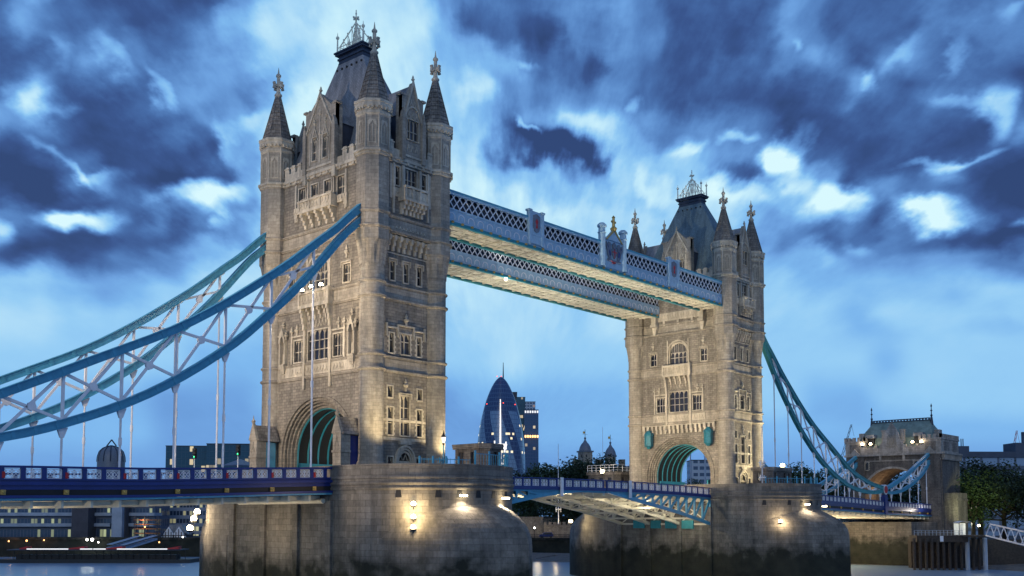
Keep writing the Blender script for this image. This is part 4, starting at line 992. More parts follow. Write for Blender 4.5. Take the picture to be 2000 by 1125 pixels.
def link(Y, label):
    T2 = [(66.0, 6.9), (69, 7.3), (78, 9.8), (88.5, 13.6), (96.5, 16.6)]; B2 = [(66.0, 6.3), (70, 5.95), (77, 6.7), (84, 8.6), (91, 11.4), (96.5, 15.2)]
    fx = lambda s: D+s
    K = thing('chain_link', label, 'suspension chain', (D+80, Y, 7), 'short rising chain links at the far gatehouse')
    chord(K, 'top_chord', smooth_pts(T2), fx, Y, .5, .7); chord(K, 'bottom_chord', smooth_pts(B2), fx, Y, .5, .6)
    web(K, T2, B2, fx, Y, [70.3+5.7*i for i in range(5)], True, dz)
    b = MB(); b.tube((D+65.9, Y-.5, 6.6), (D+65.9, Y+.5, 6.6), 1.15, n=20); b.build('pin_housing', 'white', K)
    b = MB(); b.tube((D+65.9, Y-.62, 6.6), (D+65.9, Y-.5, 6.6), .85, n=20); b.build('pin_roundel', 'red', K)
    b = MB(); b.box(D+65.2, Y-.6, 1.0, D+66.6, Y+.6, 5.4); b.box(D+65.0, Y-.7, 4.4, D+66.8, Y+.7, 4.7); b.build('pin_pedestal', 'navy', K)
    return K
chain(-9.3, -1, 'nearest blue suspension chain with white bracing, from the near tower down to the lower left')
chain(9.3, -1, 'blue suspension chain on the left, running behind the nearest one')
chain(-9.3, 1, 'teal suspension chain dropping steeply from the far tower on the right, the one in front')
chain(9.3, 1, 'blue suspension chain beyond the far pier, behind the front chain')
link(-9.3, 'short blue chain rising from the red roundel to the far gatehouse, nearer side')
link(9.3, 'short blue chain rising to the far gatehouse, farther side')
# back stays north of the gatehouse
b = MB(); b.beam((196.5, -9.3, 14), (212, -9.3, 2), .6, .9); tag(b.build('back_stay', 'blue'), 'blue stay sloping down behind the far gatehouse into the trees', 'stay')
# ------------------------------------------------------------------ opening bascules
def bz(x): return 5.78-.0*(x)-.0003*(x-41.15)**2 if x < 41.15 else 5.78-.00055*(x-41.15)**2
def low(x):
    P_ = [(10.6, .1), (15, 1.05), (19.8, 1.93), (25.7, 2.9), (30.7, 3.5), (36.2, 3.9), (41.15, 3.95), (44.9, 3.3), (50.6, 2.4), (56.7, 1.5), (61.5, .75), (67.5, -.35), (71.7, -1.2)]
    return interp(P_, x)
def bascule(xa, xb, label):
    Bz = thing('bascule_leaf', label, 'bridge leaf', ((xa+xb)/2, 0, 3.0), 'the two opening leaves of the middle span')
    n = 12; xs = [xa+(xb-xa)*i/n for i in range(n+1)]
    b = MB(); b.strip([[(x, -9.2, bz(x)-1.2) for x in xs], [(x, 9.2, bz(x)-1.2) for x in xs]]); b.build('carriageway', 'asphalt', Bz)
    b = MB(); b.strip([[(x, -9.1, bz(x)-1.95) for x in xs], [(x, 9.1, bz(x)-1.95) for x in xs]])
    for x in xs: b.box(x-.12, -9.1, bz(x)-2.3, x+.12, 9.1, bz(x)-1.93)
    b.build('deck_plate', 'cream', Bz)
    for gi, Y in enumerate((-9.3, -3.1, 3.1, 9.3)):
        m = 'blue' if gi == 0 else 'cream'
        b = MB()
        for i in range(n):
            a, c = xs[i], xs[i+1]
            b.beam((a, Y, low(a)+.3), (c, Y, low(c)+.3), .5 if gi else .35, .5); 
            b.beam((a, Y, bz(a)-1.75), (c, Y, bz(c)-1.75), .3, .35)
        b.build('truss_chord', m, Bz)
        for i in range(0, n+1, 1):
            x = xs[i]; h = bz(x)-1.8-low(x)-.3
            if h > .7:
                b = MB(); b.box(x-.16, Y-.14, low(x)+.3, x+.16, Y+.14, bz(x)-1.7)
                for s in (-1, 1): b.hexa([(x, Y-.1, bz(x)-2.6), (x+.02, Y-.1, bz(x)-2.6), (x+.02, Y+.1, bz(x)-2.6), (x, Y+.1, bz(x)-2.6), (x-.7, Y-.1, bz(x)-1.9), (x+.7, Y-.1, bz(x)-1.9), (x+.7, Y+.1, bz(x)-1.9), (x-.7, Y+.1, bz(x)-1.9)])
                b.build('truss_post', m, Bz)
                # diagonal leaning toward the pier
                j = i+1 if xa < 41 else i-1
                j2 = i-1 if xa > 41 and i > 0 else i+1
                if xa < 30 and i+1 <= n and bz(xs[i+1])-1.8-low(xs[i+1]) > .5: p, q = (x, low(x)+.4), (xs[i+1], bz(xs[i+1])-1.8); p, q = (x, bz(x)-1.9), (xs[i+1], low(xs[i+1])+.4)
                elif xa > 30 and i > 0: p, q = (x, bz(x)-1.9), (xs[i-1], low(xs[i-1])+.4)
                else: continue
                b = MB(); b.beam((p[0], Y, p[1]), (q[0], Y, q[1]), .22, .3, side=(0, 1, 0)); b.build('truss_diagonal', m, Bz)
        if gi == 0:
            b = MB()
            for i in range(n):
                x = (xs[i]+xs[i+1])/2
                if bz(x)-1.8-low(x)-.3 < 1.0: a, c = xs[i], xs[i+1]; b.quad((a, Y, low(a)+.3), (c, Y, low(c)+.3), (c, Y, bz(c)-1.7), (a, Y, bz(a)-1.7))
            if b.v: b.build('web_plate', 'blue', Bz)
    b = MB()   # cross frames between the trusses
    for x in xs[::2]:
        b.box(x-.1, -9.2, low(x)+.1, x+.1, 9.2, low(x)+.4)
        if bz(x)-low(x) > 3:
            for y0 in (-9.2, -3.1, 3.1): b.beam((x, y0, low(x)+.4), (x, y0+6.1, bz(x)-2.1), .12, .2, side=(1, 0, 0)); b.beam((x+.05, y0+6.1, low(x)+.4), (x+.05, y0, bz(x)-2.1), .12, .2, side=(1, 0, 0))
    b.build('cross_frame', 'cream', Bz)
    for Y, s in ((-9.5, -1), (9.5, 1)):
        b = MB()
        for i in range(n):
            a, c = xs[i], xs[i+1]; b.beam((a, Y, bz(a)-1.42), (c, Y, bz(c)-1.42), .3, .5); b.beam((a, Y, bz(a)-.07), (c, Y, bz(c)-.07), .3, .14)
        b.build('parapet_rail', 'navy', Bz)
        b = MB(); x = xa+.1
        while x <= xb: b.box(x-.14, Y-.12, bz(x)-1.25, x+.14, Y+.12, bz(x)-.1); x += 1.84
        b.build('parapet_post', 'navy', Bz)
        if s < 0: panel_run(Bz, xa+.1, xb-.1, Y, bz, s, hgt=.82)
    return Bz
bascule(10.9, 41.0, 'opening span leaf on the near side, left half of the low middle span')
bascule(41.3, 71.6, 'opening span leaf on the far side, deep lattice truss growing toward the far pier')
for i, x in enumerate((30.15, 47.0)):
    b = MB(); b.box(x-.3, -9.95, 3.2, x+.3, -9.8, bz(x)+.1); b.box(x-.22, -10.0, 3.3, x+.22, -9.95, bz(x)); o = b.build('navigation_board', 'white')
    tag(o, ('white upright board fixed on the railing left of the middle joint', 'white upright board fixed on the railing right of the middle joint')[i], 'board', 'white navigation boards')
# ------------------------------------------------------------------ control cabins, railings and lamps on the piers
def cabin(X, y0, y1, x0, x1, ztop, label, flip=False):
    K = thing('control_cabin', label, 'cabin', ((x0+x1)/2, (y0+y1)/2, 4.95), 'stone control cabins on the pier ends')
    c = .9; pl = [(x0, y0+c), (x0+c, y0), (x1-c, y0), (x1, y0+c), (x1, y1), (x0, y1)]
    b = MB()
    def ring(pl, z0, z1):
        for i in range(6): a = pl[i]; d = pl[(i+1) % 6]; b.quad((*a, z0), (*d, z0), (*d, z1), (*a, z1))
    n = 6
    for i in range(n):
        a = Vector((*pl[i], 0)); d = Vector((*pl[(i+1) % n], 0)); L_ = (d-a).length; t = (d-a)/L_; nn = Vector((t.y, -t.x, 0)); f = Face(a[:2], t[:2], nn[:2], 0)
        ops = []
        if L_ > 3.5:
            k = max(1, int(L_/1.7)); ops = [(L_*(j+.5)/k-.42, L_*(j+.5)/k+.42, 6.5, 7.9) for j in range(k) if not (k > 3 and j == 1)]
        elif L_ > 1.4: ops = [(L_/2-.32, L_/2+.32, 6.5, 7.9)]
        f.wall(b, 0, L_, 4.95, ztop-.5, ops, .22)
        K_ops = ops
        for o_ in ops:
            g = MB(); f.box(g, o_[0], o_[1], o_[2], o_[2]+.07, -.2, -.12); f.box(g, (o_[0]+o_[1])/2-.04, (o_[0]+o_[1])/2+.04, o_[2], o_[3], -.2, -.12); f.box(g, o_[0], o_[1], o_[3]-.07, o_[3], -.2, -.12)
            w = g.build('window', 'timber', K); g = MB(); g.quad(f(o_[0], o_[2], -.18), f(o_[1], o_[2], -.18), f(o_[1], o_[3], -.18), f(o_[0], o_[3], -.18)); g.build('pane', 'glass', w)
    b.build('wall', 'gate_stone', K)
    b = MB(); e = .22; big = [((x0-e) if p[0] < (x0+x1)/2 and p[0] == x0 else (x1+e) if p[0] == x1 else p[0], p[1]-e if p[1] <= y0+c else p[1]+e) for p in pl]
    for z, g in ((ztop-.5, 0), (ztop-.32, .12), (ztop-.1, .22)):
        q = [(cx_+(px-cx_)*(1+g*.12), cy_+(py-cy_)*(1+g*.12)) for (px, py) in big for cx_, cy_ in (((x0+x1)/2, (y0+y1)/2),)]
        b.poly([(*p, z) for p in q]); b.poly([(*p, z+.2) for p in q])
        for i in range(6): b.quad((*q[i], z), (*q[(i+1) % 6], z), (*q[(i+1) % 6], z+.2), (*q[i], z+.2))
    b.build('roof', 'spire_stone', K)
    return K
K1 = cabin(0, -19.2, -14.4, 4.0, 7.8, 8.75, 'dark stone cabin with flat roof on the end of the nearer pier')
K2 = cabin(D, -18.7, -15.4, 75.6, 84.2, 8.7, 'stone cabin on the end of the farther pier with a bright floodlight on its roof')
K3 = cabin(D, 13.5, 20.5, 76.5, 86.8, 8.9, 'cabin with a railed roof on the back end of the farther pier')
b = MB()
for z in (9.3, 9.8, 10.3): 
    b.beam((76.4, 13.4, z), (76.4, 20.6, z), .06, .06); b.beam((76.4, 13.4, z), (86.9, 13.4, z), .06, .06)
for i in range(8): b.beam((76.4, 13.4+i*1.03, 8.9), (76.4, 13.4+i*1.03, 10.3), .07, .07, side=(1, 0, 0)); b.beam((76.4+i*1.5, 13.4, 8.9), (76.4+i*1.5, 13.4, 10.3), .07, .07, side=(1, 0, 0))
b.build('roof_railing', 'white', K3)
def railing(pts, z0, label, hgt=1.15, spikes=False):
    b = MB()
    for (a, c) in zip(pts, pts[1:]):
        A = Vector((*a, z0)); Cc = Vector((*c, z0)); L_ = (Cc-A).length; n = max(1, int(L_/.4)); d = (Cc-A)/L_; up = Vector((0, 0, 1))
        b.beam(A+up*hgt, Cc+up*hgt, .07, .07); b.beam(A+up*.15, Cc+up*.15, .05, .05)
        for i in range(n+1): p = A+d*(L_*i/n); b.beam(p, p+up*(hgt+(.12 if spikes else 0)), .035, .035, side=(1, 0, 0))
        b.tube(A, A+up*(hgt+.35), .12, n=6)
    R_ = b.build('railing', 'blue', base=(*pts[0], z0)); tag(R_, label, 'railing', 'blue railings on the pier tops'); return R_
def arcpts(X, r, a0, a1, n): return [(X+r*math.cos(math.radians(a0+(a1-a0)*i/n)), -12.8+r*math.sin(math.radians(a0+(a1-a0)*i/n))) for i in range(n+1)]
railing(arcpts(0, 10.1, 262, 350, 7), 5.7, 'blue railing on the nearer pier in front of the dark cabin', 1.5)
railing(arcpts(0, 10.1, 225, 258, 4), 5.7, 'low spiked blue railing on the nearer pier between lamp post and cabin', .75, True)
railing(arcpts(D, 10.1, 215, 300, 8), 5.7, 'blue railing along the farther pier in front of its lit cabin', 1.1)
def lamp_post(x, y, z0, zt, label, m='blue'):
    Lp = thing('lamp_post', label, 'lamp post', (x, y, z0)); b = MB()
    b.lathe(x, y, [(.28, z0), (.28, z0+.8), (.16, z0+1.0), (.11, z0+1.2), (.09, zt-1.2)], 8); b.beam((x-.65, y, z0+2.0), (x+.65, y, z0+2.0), .1, .12)
    for s in (-1, 1): b.tube((x+s*.65, y, z0+1.7), (x+s*.65, y, z0+2.35), .07, n=6); b.tube((x+s*.1, y, z0+1.6), (x+s*.4, y, z0+1.95), .04, n=5)
    b.build('post', m, Lp)
    b = MB(); b.lathe(x, y, [(.12, zt-1.2), (.3, zt-.5), (.05, zt-.5)], 6); b.build('lantern_glass', 'white_glow', Lp)
    b = MB(); b.lathe(x, y, [(.36, zt-.5), (.3, zt-.4), (.12, zt-.12), (.1, zt), (.02, zt+.35)], 6); b.lathe(x, y, [(.1, zt-1.5), (.14, zt-1.2)], 6); b.build('lantern_cap', 'black', Lp)
    return Lp
lamp_post(3.4, -13.0, 5.0, 10.3, 'blue post with black lantern at the right foot of the near tower')
# signal masts
def mast(x, y, z0, zt, label, m, s=1.0):
    K = thing('signal_mast', label, 'mast', (x, y, z0)); b = MB(); b.tube((x, y, z0), (x, y, zt), .14*s, .05*s, n=8)
    b.build('pole', m, K); b = MB()
    for z, w in ((z0+(zt-z0)*.42, .9), (z0+(zt-z0)*.38, .7), (z0+(zt-z0)*.18, .8)):
        b.beam((x-w*s, y, z), (x+w*s, y, z), .1, .12); b.beam((x, y-w*s, z), (x, y+w*s, z), .1, .12)
        for q in (-1, 1): b.tube((x+q*w*s, y, z-.5), (x+q*w*s, y, z+.45), .09, n=5)
        b.lathe(x, y, [(w*s*.8, z-.05), (w*s*.8, z+.1), (.1, z+.15)], 8)
    b.build('crosstree', m, K); return K
mast(9.2, -17.0, 4.95, 14.6, 'self-glowing white mast with crosstrees right of the dark cabin', 'white_glow', 1.15)  # brightness of this mast is emission put into its material
mast(73.6, -18.2, 4.95, 15.6, 'thin pale mast with a radar bar at the foot of the far tower', 'white', .8)
mast(71.5, 24, -1, 14.5, 'thin white mast beyond the middle span, left of the brightest lamp', 'white', .9)
# traffic lights
for (u, v, w, lb) in ((380, 886, 128, 'dark traffic light showing green, left of the other one above the parapet'), (465, 880, 122, 'larger dark traffic light showing green, closer to the near tower')):
    p = at(u, v, w); T_ = thing('traffic_light', lb, 'traffic light', (p.x, p.y, 3.6)); b = MB(); b.tube((p.x, p.y, 3.6), (p.x, p.y, p.z-.2), .07, n=6); b.build('post', 'white', T_)
    b = MB(); b.box(p.x-.2, p.y-.2, p.z-.6, p.x+.2, p.y+.2, p.z+.65)
    for k in range(3): b.tube((p.x-.12, p.y-.15, p.z-.35+k*.42), (p.x-.35, p.y-.42, p.z-.35+k*.42), .17, n=8)
    b.build('signal_head', 'black', T_); b = MB(); b.sphere((p.x-.28, p.y-.34, p.z-.4), .13, 5); b.build('green_lens', 'lamp_green', T_)
# floodlights with their fittings
def fitting(p, label, m='lamp_warm', r=.28, power=0, tgt=None, ang=70, col=(1, .78, .5), blend=.6, group=None, size=.2):
    F_ = thing('floodlight', label, 'lamp', p, group); b = MB(); b.lathe(p[0], p[1], [(r*1.15, p[2]-r*.9), (r*1.25, p[2]-r*.6), (r*.9, p[2]-r*1.2), (.05, p[2]-r*1.3)], 8); b.tube((p[0], p[1], p[2]-r*2.2), (p[0], p[1], p[2]-r*1.1), .06, n=5); b.build('housing', 'black', F_)
    b = MB(); b.sphere(p, r, 6); b.build('lamp_glass', m, F_)
    return F_
for i, (u, v) in enumerate(((590, 567), (608, 560), (627, 556))):
    p = at(u, v, 118); fitting(tuple(p), ['leftmost', 'middle', 'rightmost'][i]+' of the three glaring lamps hung on the near chain before the near tower', r=.24, group='lamps on the near chain')
    point(tuple(p+Vector((-.6, -.6, 0))), 500, (1, .8, .55), .2)
# east faces of the piers
AR = lambda X, a, z, r=11.1: (X+r*math.cos(math.radians(a)), -12.8+r*math.sin(math.radians(a)), z)
for i, z in enumerate((1.6, .2, -.9)):
    p = AR(0, 222, z, 11.25); fitting(p, ['top', 'middle', 'lowest'][i]+' lamp of the glaring row on the near pier wall', r=.27, group='lamps on the near pier wall')
point(AR(0, 222, 1.0, 12.1), 750, (1, .74, .38), .3)
point(AR(0, 222, -.4, 11.8), 250, (1, .74, .38), .3)
def down(X, a, z, pw, lb):
    p = AR(X, a, z, 11.3); b = MB(); b.box(p[0]-.3, p[1]-.3, p[2]-.1, p[0]+.3, p[1]+.3, p[2]+.1); q = b.build('wall_light', 'lamp_warm', base=p); tag(q, lb, 'lamp', 'small downlights under the pier mouldings')
    spot(AR(X, a, z-.15, 11.45), AR(X, a, z-6, 11.2), pw, 125, (1, .82, .6), .5, .1)
down(0, 250, 2.5, 700, 'small downlight glowing on the nearer pier above its cutwater')
down(0, 283, 2.3, 1100, 'small downlight at the right edge of the nearer pier')
down(D, 253, 2.4, 600, 'small downlight above the cutwater of the farther pier')
down(D, 302, 2.2, 1300, 'bright downlight at the right edge of the farther pier')
p = AR(D, 226, -.4, 11.3); fitting(p, 'single glaring lamp on the curved wall of the farther pier', r=.3); point(AR(D, 226, -.4, 12.2), 520, (1, .76, .45), .3)
# lamps on the back ends
for i, z in enumerate((.9, 0, -1.2)):
    fitting((-10.9-i*.25, 17.5+i*.4, z), ['top', 'middle', 'lowest'][i]+' lamp of the glaring cluster at the back corner of the near pier, far left', r=.4, group='lamps at the back of the near pier')
point((-12.4, 17.6, 0), 1500, (1, .78, .5), .3)
fitting((71.0, 20.6, -.5), 'bright lamp on the back corner of the farther pier, under the middle span', r=.36); point((70.3, 20.3, -.4), 900, (1, .78, .4), .3)
fitting((76.4, 17.0, 9.0), 'very bright lamp on the railed cabin left of the far tower', r=.42)
fitting((80.2, -18.6, 9.15), 'bright lamp on the roof of the farther pier cabin', r=.38)
# light thrown on the towers
spot((-92, -8, 15), (0, -2, 18), 170000, 34, (1, .80, .58), .5, .8)
spot((-92, 8, 15), (0, 3, 32), 125000, 34, (1, .84, .66), .5, .8)
spot((-7.6, -17.5, 6.3), (-1, -9.5, 26), 7500, 95, (1, .80, .46), .5, .2)
spot((6.2, -13.6, 6.1), (2.6, -10.2, 26), 5200, 95, (1, .80, .46), .5, .2)
spot((91, -21, 6.4), (84, -9.5, 16), 17000, 80, (1, .84, .5), .4, .15)
spot((90, -21, 6.4), (82, -9.5, 34), 10000, 60, (1, .84, .5), .6, .15)
spot((28, -6, 6.8), (77, -2, 22), 80000, 50, (1, .82, .56), .6, .5)
spot((28, 6, 6.8), (77, 2, 14), 48000, 50, (1, .82, .56), .6, .5)
# uplights for the walkway soffits
for x, tx, pw in ((9, 20, 14000), (9, 50, 52000), (73, 60, 16000), (73, 35, 38000)):
    for y in (-11.5, 12.2): spot((x, y, 7), (tx, -7.4 if y < 0 else 7.4, 38), pw, 50, (1, .93, .74), .9, .4)
for x, y, z in ((8.4, -6.0, 37.0), (34, 4.2, 37.2), (32.5, 4.0, 42.2)):
    b = MB(); b.sphere((x, y, z), .22, 5); q = b.build('walkway_lamp', 'lamp_white', base=(x, y, z)); tag(q, {8.4: 'bright white lamp under the nearer walkway beside the near tower', 34: 'small white lamp along the bottom of the farther walkway', 32.5: 'small white lamp on top of the farther walkway'}[x], 'lamp', 'small lamps on the walkways')
    point((x, y-.4, z-.5), 150, (1, .95, .85), .2)
# unseen lamps added to brighten the undersides of the spans and gatehouse arch
for x in (-52, -43): point((x, -3, -1.5), 420, (1, .84, .6), .3)
for x in (-32, -24): point((x, 7.2, .9), 1300, (1, .86, .6), .3)
point((-14, 0, -1.5), 260, (1, .8, .55), .4)
for x in (16, 24, 32): point((x, -6.2, 3.5), 420, (1, .88, .62), .2)
for x in (48, 55, 62, 68): point((x, -6.2, 3.0-(x-48)*.1), 380, (1, .88, .62), .2)
for x in (22, 30, 38): point((x, 2, 1.2), 260, (1, .86, .6), .3)
for x, z in ((46, 2.0), (54, 0.5), (62, -1)): point((x, -1, z-1), 220, (1, .86, .62), .3)
for x in (100, 116, 132, 148, 165): point((x, 2, -2.2), 4500, (1, .80, .52), .4)
point((183, 4, 7), 700, (1, .6, .3), .5); point((170, -12, 2.0), 350, (1, .9, .8), .3); point((150, 3, 7), 200, (1, .9, .8), .3)
# ------------------------------------------------------------------ far gatehouse (abutment tower)
def gatehouse():
    X0 = 178.0; hw = 12.3; G = thing('gatehouse', 'low stone gatehouse with green pitched roof at the far end of the bridge', 'gatehouse', (X0+6, 0, -6))
    S = Face((X0, 0), (0, 1), (-1, 0), 0); Ef = Face((X0, 0), (1, 0), (0, -1), hw); Wf = Face((X0, 0), (1, 0), (0, 1), hw)
    zc = 16.4; r = 7.6; za = 5.6
    arc = [(r*math.cos(math.pi*i/20), za+(r*.95)*math.sin(math.pi*i/20)) for i in range(21)]
    b = MB(); S.box(b, -hw, -r, -12, zc, -13, 0); S.box(b, r, hw, -12, zc, -13, 0); b.strip([[S(h, z) for h, z in arc], [S(h, zc) for h, z in arc]]); b.strip([[S(h, z) for h, z in arc], [S(h, z, -13) for h, z in arc]])
    for s in (-1, 1):
        S.box(b, s*9.6-2.4, s*9.6+2.4, -12, zc, 0, .5)
    S.box(b, -r, r, -12, 1.0, -12, -.5)
    b.build('wall', 'gate_stone', G)
    b = MB()
    for i in range(20): k = 1.07; S.prism(b, [arc[i], arc[i+1], (arc[i+1][0]*k, za+(arc[i+1][1]-za)*k), (arc[i][0]*k, za+(arc[i][1]-za)*k)], 0, .3)
    for fr, a, c in ((S, -hw-.2, hw+.2), (Ef, -.2, 13.2)):
        fr.box(b, a, c, zc-.3, zc+.2, -.1, .8); fr.box(b, a, c, zc-1.7, zc-1.4, -.1, .45 if fr is not S else .2)
        h = a+.6
        while h < c and fr is Ef: fr.box(b, h-.2, h+.2, zc-1.4, zc-.3, 0, .6); h += .9
    for s in (-1, 1): S.prism(b, [(s*9.6-1.7, zc-.2), (s*9.6+1.7, zc-.2), (s*9.6, zc+1.7)], .2, .95); 
    for h in (-3, 3): S.box(b, h-.3, h+.3, zc-1.4, zc-.3, 0, .5)
    b.build('string_course', 'gate_trim', G)
    for h in (-6.0, 6.6): window(Face((X0, 0), (0, 1), (-1, 0), .34), (h-.45, h+.45, 12.6, 14.6, 1, [], 'Q'), G); 
    b = MB()
    for s in (-1, 1):
        y0, y1 = (-hw, -hw+5.2) if s < 0 else (hw-5.2, hw)
        b.box(X0-.3, y0, zc, X0+(12.6 if s < 0 else 6), y1, zc+3.6)
        b.box(X0-.5, y0-.2, zc+3.4, X0+(12.8 if s < 0 else 6.2), y1+.2, zc+3.75)
        for x in [X0-.5+1.35*i for i in range(10 if s < 0 else 5)]:
            b.box(x, y0-.2, zc+3.75, x+.75, y0+.35, zc+4.75); b.box(x, y1-.35, zc+3.75, x+.75, y1+.2, zc+4.75)
        for y in [y0-.2+1.3*i for i in range(4)]: b.box(X0-.5, y, zc+3.75, X0, y+.75, zc+4.75)
        b.box(X0+2.5, y0+1.3, zc+4, X0+4.5, y0+2.6, zc+6.0)
    b.box(X0-.15, -hw+5.2, zc, X0+.4, hw-5.2, zc+1.9)
    for y in [-hw+5.6+1.5*i for i in range(10)]: b.box(X0-.18, y, zc+1.9, X0+.43, y+.7, zc+2.5)
    b.build('battlement', 'gate_trim', G)
    b = MB()
    for s in (-1, 1): Ef_ = 1; y0, y1 = (-hw, -hw+5.2) if s < 0 else (hw-5.2, hw); b.box(X0-.36, y0+1.2, zc+.6, X0-.28, y1-1.2, zc+2.9)
    Ef.box(b, 1.5, 5.5, zc+.6, zc+2.9, 0, .06); Ef.box(b, 7.5, 11.5, zc+.6, zc+2.9, 0, .06); b.build('dark_panel', 'spire_stone', G)
    b = MB(); z1 = 25.2; b.strip([[(X0+1, -hw+1.5, zc), (X0+12, -hw+1.5, zc), (X0+12, hw-1.5, zc), (X0+1, hw-1.5, zc)], [(X0+2.2, -hw+2.8, zc+4.5), (X0+10.8, -hw+2.8, zc+4.5), (X0+10.8, hw-2.8, zc+4.5), (X0+2.2, hw-2.8, zc+4.5)], [(X0+6.2, -7.4, z1), (X0+6.8, -7.4, z1), (X0+6.8, 7.4, z1), (X0+6.2, 7.4, z1)]], closed=True)
    rf = b.build('roof', 'green_lead', G)
    b = MB(); b.box(X0+6.1, -7.4, z1, X0+6.9, 7.4, z1+.25); b.box(X0+6.3, -7.4, z1+.5, X0+6.7, 7.4, z1+.75)
    for i in range(19): y = -7.2+i*.8; b.box(X0+6.3, y-.15, z1+.2, X0+6.7, y+.15, z1+.55)
    b.build('ridge_cresting', 'lead', rf)
    for y in (-7.8, 7.8):
        b = MB(); b.lathe(X0+6.5, y, [(.5, z1-1.2), (.3, z1+.6), (.2, z1+1), (.35, z1+1.3), (.14, z1+1.5), (.12, z1+2.3), (.34, z1+2.5), (.12, z1+2.7), (.1, z1+3.4), (.25, z1+3.6), (.03, z1+4.3)], 8); b.build('finial', 'lead', rf)
    for h in (-6.2, 6.2):
        b = MB(); S.box(b, h-1.0, h+1.0, zc+2.6, zc+4.6, -3.5, -1.2); w = b.build('dormer', 'dark', rf); b = MB(); S.prism(b, [(h-1.3, zc+4.5), (h+1.3, zc+4.5), (h+1.2, zc+5.4), (h-1.2, zc+5.4)], -4, -1.0); b.build('dormer_roof', 'slate', rf)
    b = MB(); S.prism(b, [(-3.1, zc), (3.1, zc), (3.1, zc+2.4), (2.0, zc+4.2), (1.7, zc+5.6), (0, zc+8.4), (-1.7, zc+5.6), (-2.0, zc+4.2), (-3.1, zc+2.4)], -.2, .35)
    for s in (-1, 1): S.box(b, s*2.4-.6, s*2.4+.6, zc+5.9, zc+6.4, -1.6, -.4); S.box(b, s*2.4-.45, s*2.4+.45, zc+3, zc+5.9, -1.5, -.5)
    gb = b.build('gable', 'gate_trim', G)
    b = MB(); 
    for k in range(4): carving(b, S, -1.6+.2*k, 1.6-.2*k, zc+1.6+.9*k, zc+2.5+.9*k, .36, k)
    S.prism(b, [(-.6, zc+4.2), (-.5, zc+3.0), (0, zc+2.3), (.5, zc+3.0), (.6, zc+4.2)], .35, .55); b.build('arms', 'ashlar', gb)
    for i, h in enumerate((7.6, 5.4, -5.4, -7.6)):
        p = S(h, zc+2.9, .6); fitting(p, ['first', 'second', 'third', 'fourth'][i]+' from the left of the four lamps along the far gatehouse parapet', 'lamp_warm', .34, group='lamps on the far gatehouse')
        point(S(h, zc+2.9, 1.2), 60, (1, .8, .6), .2)
    # lower stair tower on the near side
    b = MB(); b.box(X0+1, -hw-3.2, -12, X0+8, -hw, 6.4); b.box(X0+.8, -hw-3.4, 4.4, X0+8.2, -hw+.1, 4.9); b.build('stair_tower', 'gate_stone', G)
    return G
gatehouse()
b = MB(); b.box(112, 11, WATER-1, 176, 14, -.9); b.box(160, -11, WATER-1, 178, 14, -.8); q = b.build('approach_wall', 'river_stone', base=(150, 12, WATER-1)); tag(q, 'warm lit stone wall under the far roadway span', 'wall')
b = MB()
for i in range(7): x = 118+i*9; b.beam((x, 10.8, -2.6), (x, 10.8, -.4), .12, .12, side=(1, 0, 0))
for z in (-2.6, -1.5, -.4): b.beam((112, 10.8, z), (176, 10.8, z), .1, .2)
q = b.build('maintenance_gantry', 'cream', base=(150, 10.8, -2.6)); tag(q, 'cream maintenance gantry hanging under the far roadway span', 'gantry')
# ------------------------------------------------------------------ river, banks and ground
m = bpy.data.materials.new('water'); m.use_nodes = True; t = m.node_tree; bs = t.nodes['Principled BSDF']
bs.inputs['Base Color'].default_value = (.30, .42, .54, 1); bs.inputs['Roughness'].default_value = .25; bs.inputs['IOR'].default_value = 1.33; bs.inputs['Specular IOR Level'].default_value = .9
g_ = t.nodes.new('ShaderNodeNewGeometry'); mp = t.nodes.new('ShaderNodeMapping'); mp.inputs['Rotation'].default_value = (0, 0, YAW); mp.inputs['Scale'].default_value = (.05, .5, 1); nz = t.nodes.new('ShaderNodeTexNoise'); nz.inputs['Scale'].default_value = 1.0; nz.inputs['Detail'].default_value = 3
t.links.new(g_.outputs['Position'], mp.inputs[0]); t.links.new(mp.outputs[0], nz.inputs['Vector']); bp = t.nodes.new('ShaderNodeBump'); bp.inputs['Strength'].default_value = .25; bp.inputs['Distance'].default_value = .3
t.links.new(nz.outputs[0], bp.inputs['Height']); t.links.new(bp.outputs[0], bs.inputs['Normal']); MATS['water'] = m
b = MB(); b.quad((-3000, -3000, WATER), (3000, -3000, WATER), (3000, 3000, WATER), (-3000, 3000, WATER)); struct('river_water', b, 'water')
bank = [at(-1500, 1013, 320), at(0, 1013, 300), at(420, 1013, 300), at(900, 1013, 300), at(1130, 1013, 292), Vector((176, 30, 0)), Vector((182, 14, 0)), Vector((182, -14, 0)), at(1885, 1013, 246), at(2000, 1013, 240), at(3600, 1013, 240)]
GZ = -5.6; far_ = [Vector((p.x, p.y, 0))+FH*6000+RV*((i-5)*1200) for i, p in enumerate(bank)]
b = MB(); b.strip([[(p.x, p.y, GZ) for p in bank], [(p.x, p.y, GZ) for p in far_]]); struct('ground', b, 'asphalt')
b = MB(); b.strip([[(p.x, p.y, WATER-1) for p in bank], [(p.x, p.y, GZ) for p in bank]]); b.strip([[(p.x-.3, p.y-.3, GZ-.5) for p in bank], [(p.x-.3, p.y-.3, GZ+.25) for p in bank], [(p.x+.4, p.y+.4, GZ+.25) for p in bank]]); q = b.build('embankment_wall', 'river_brick', base=tuple(bank[4])); tag(q, 'dark embankment wall along the far bank of the river', 'wall')
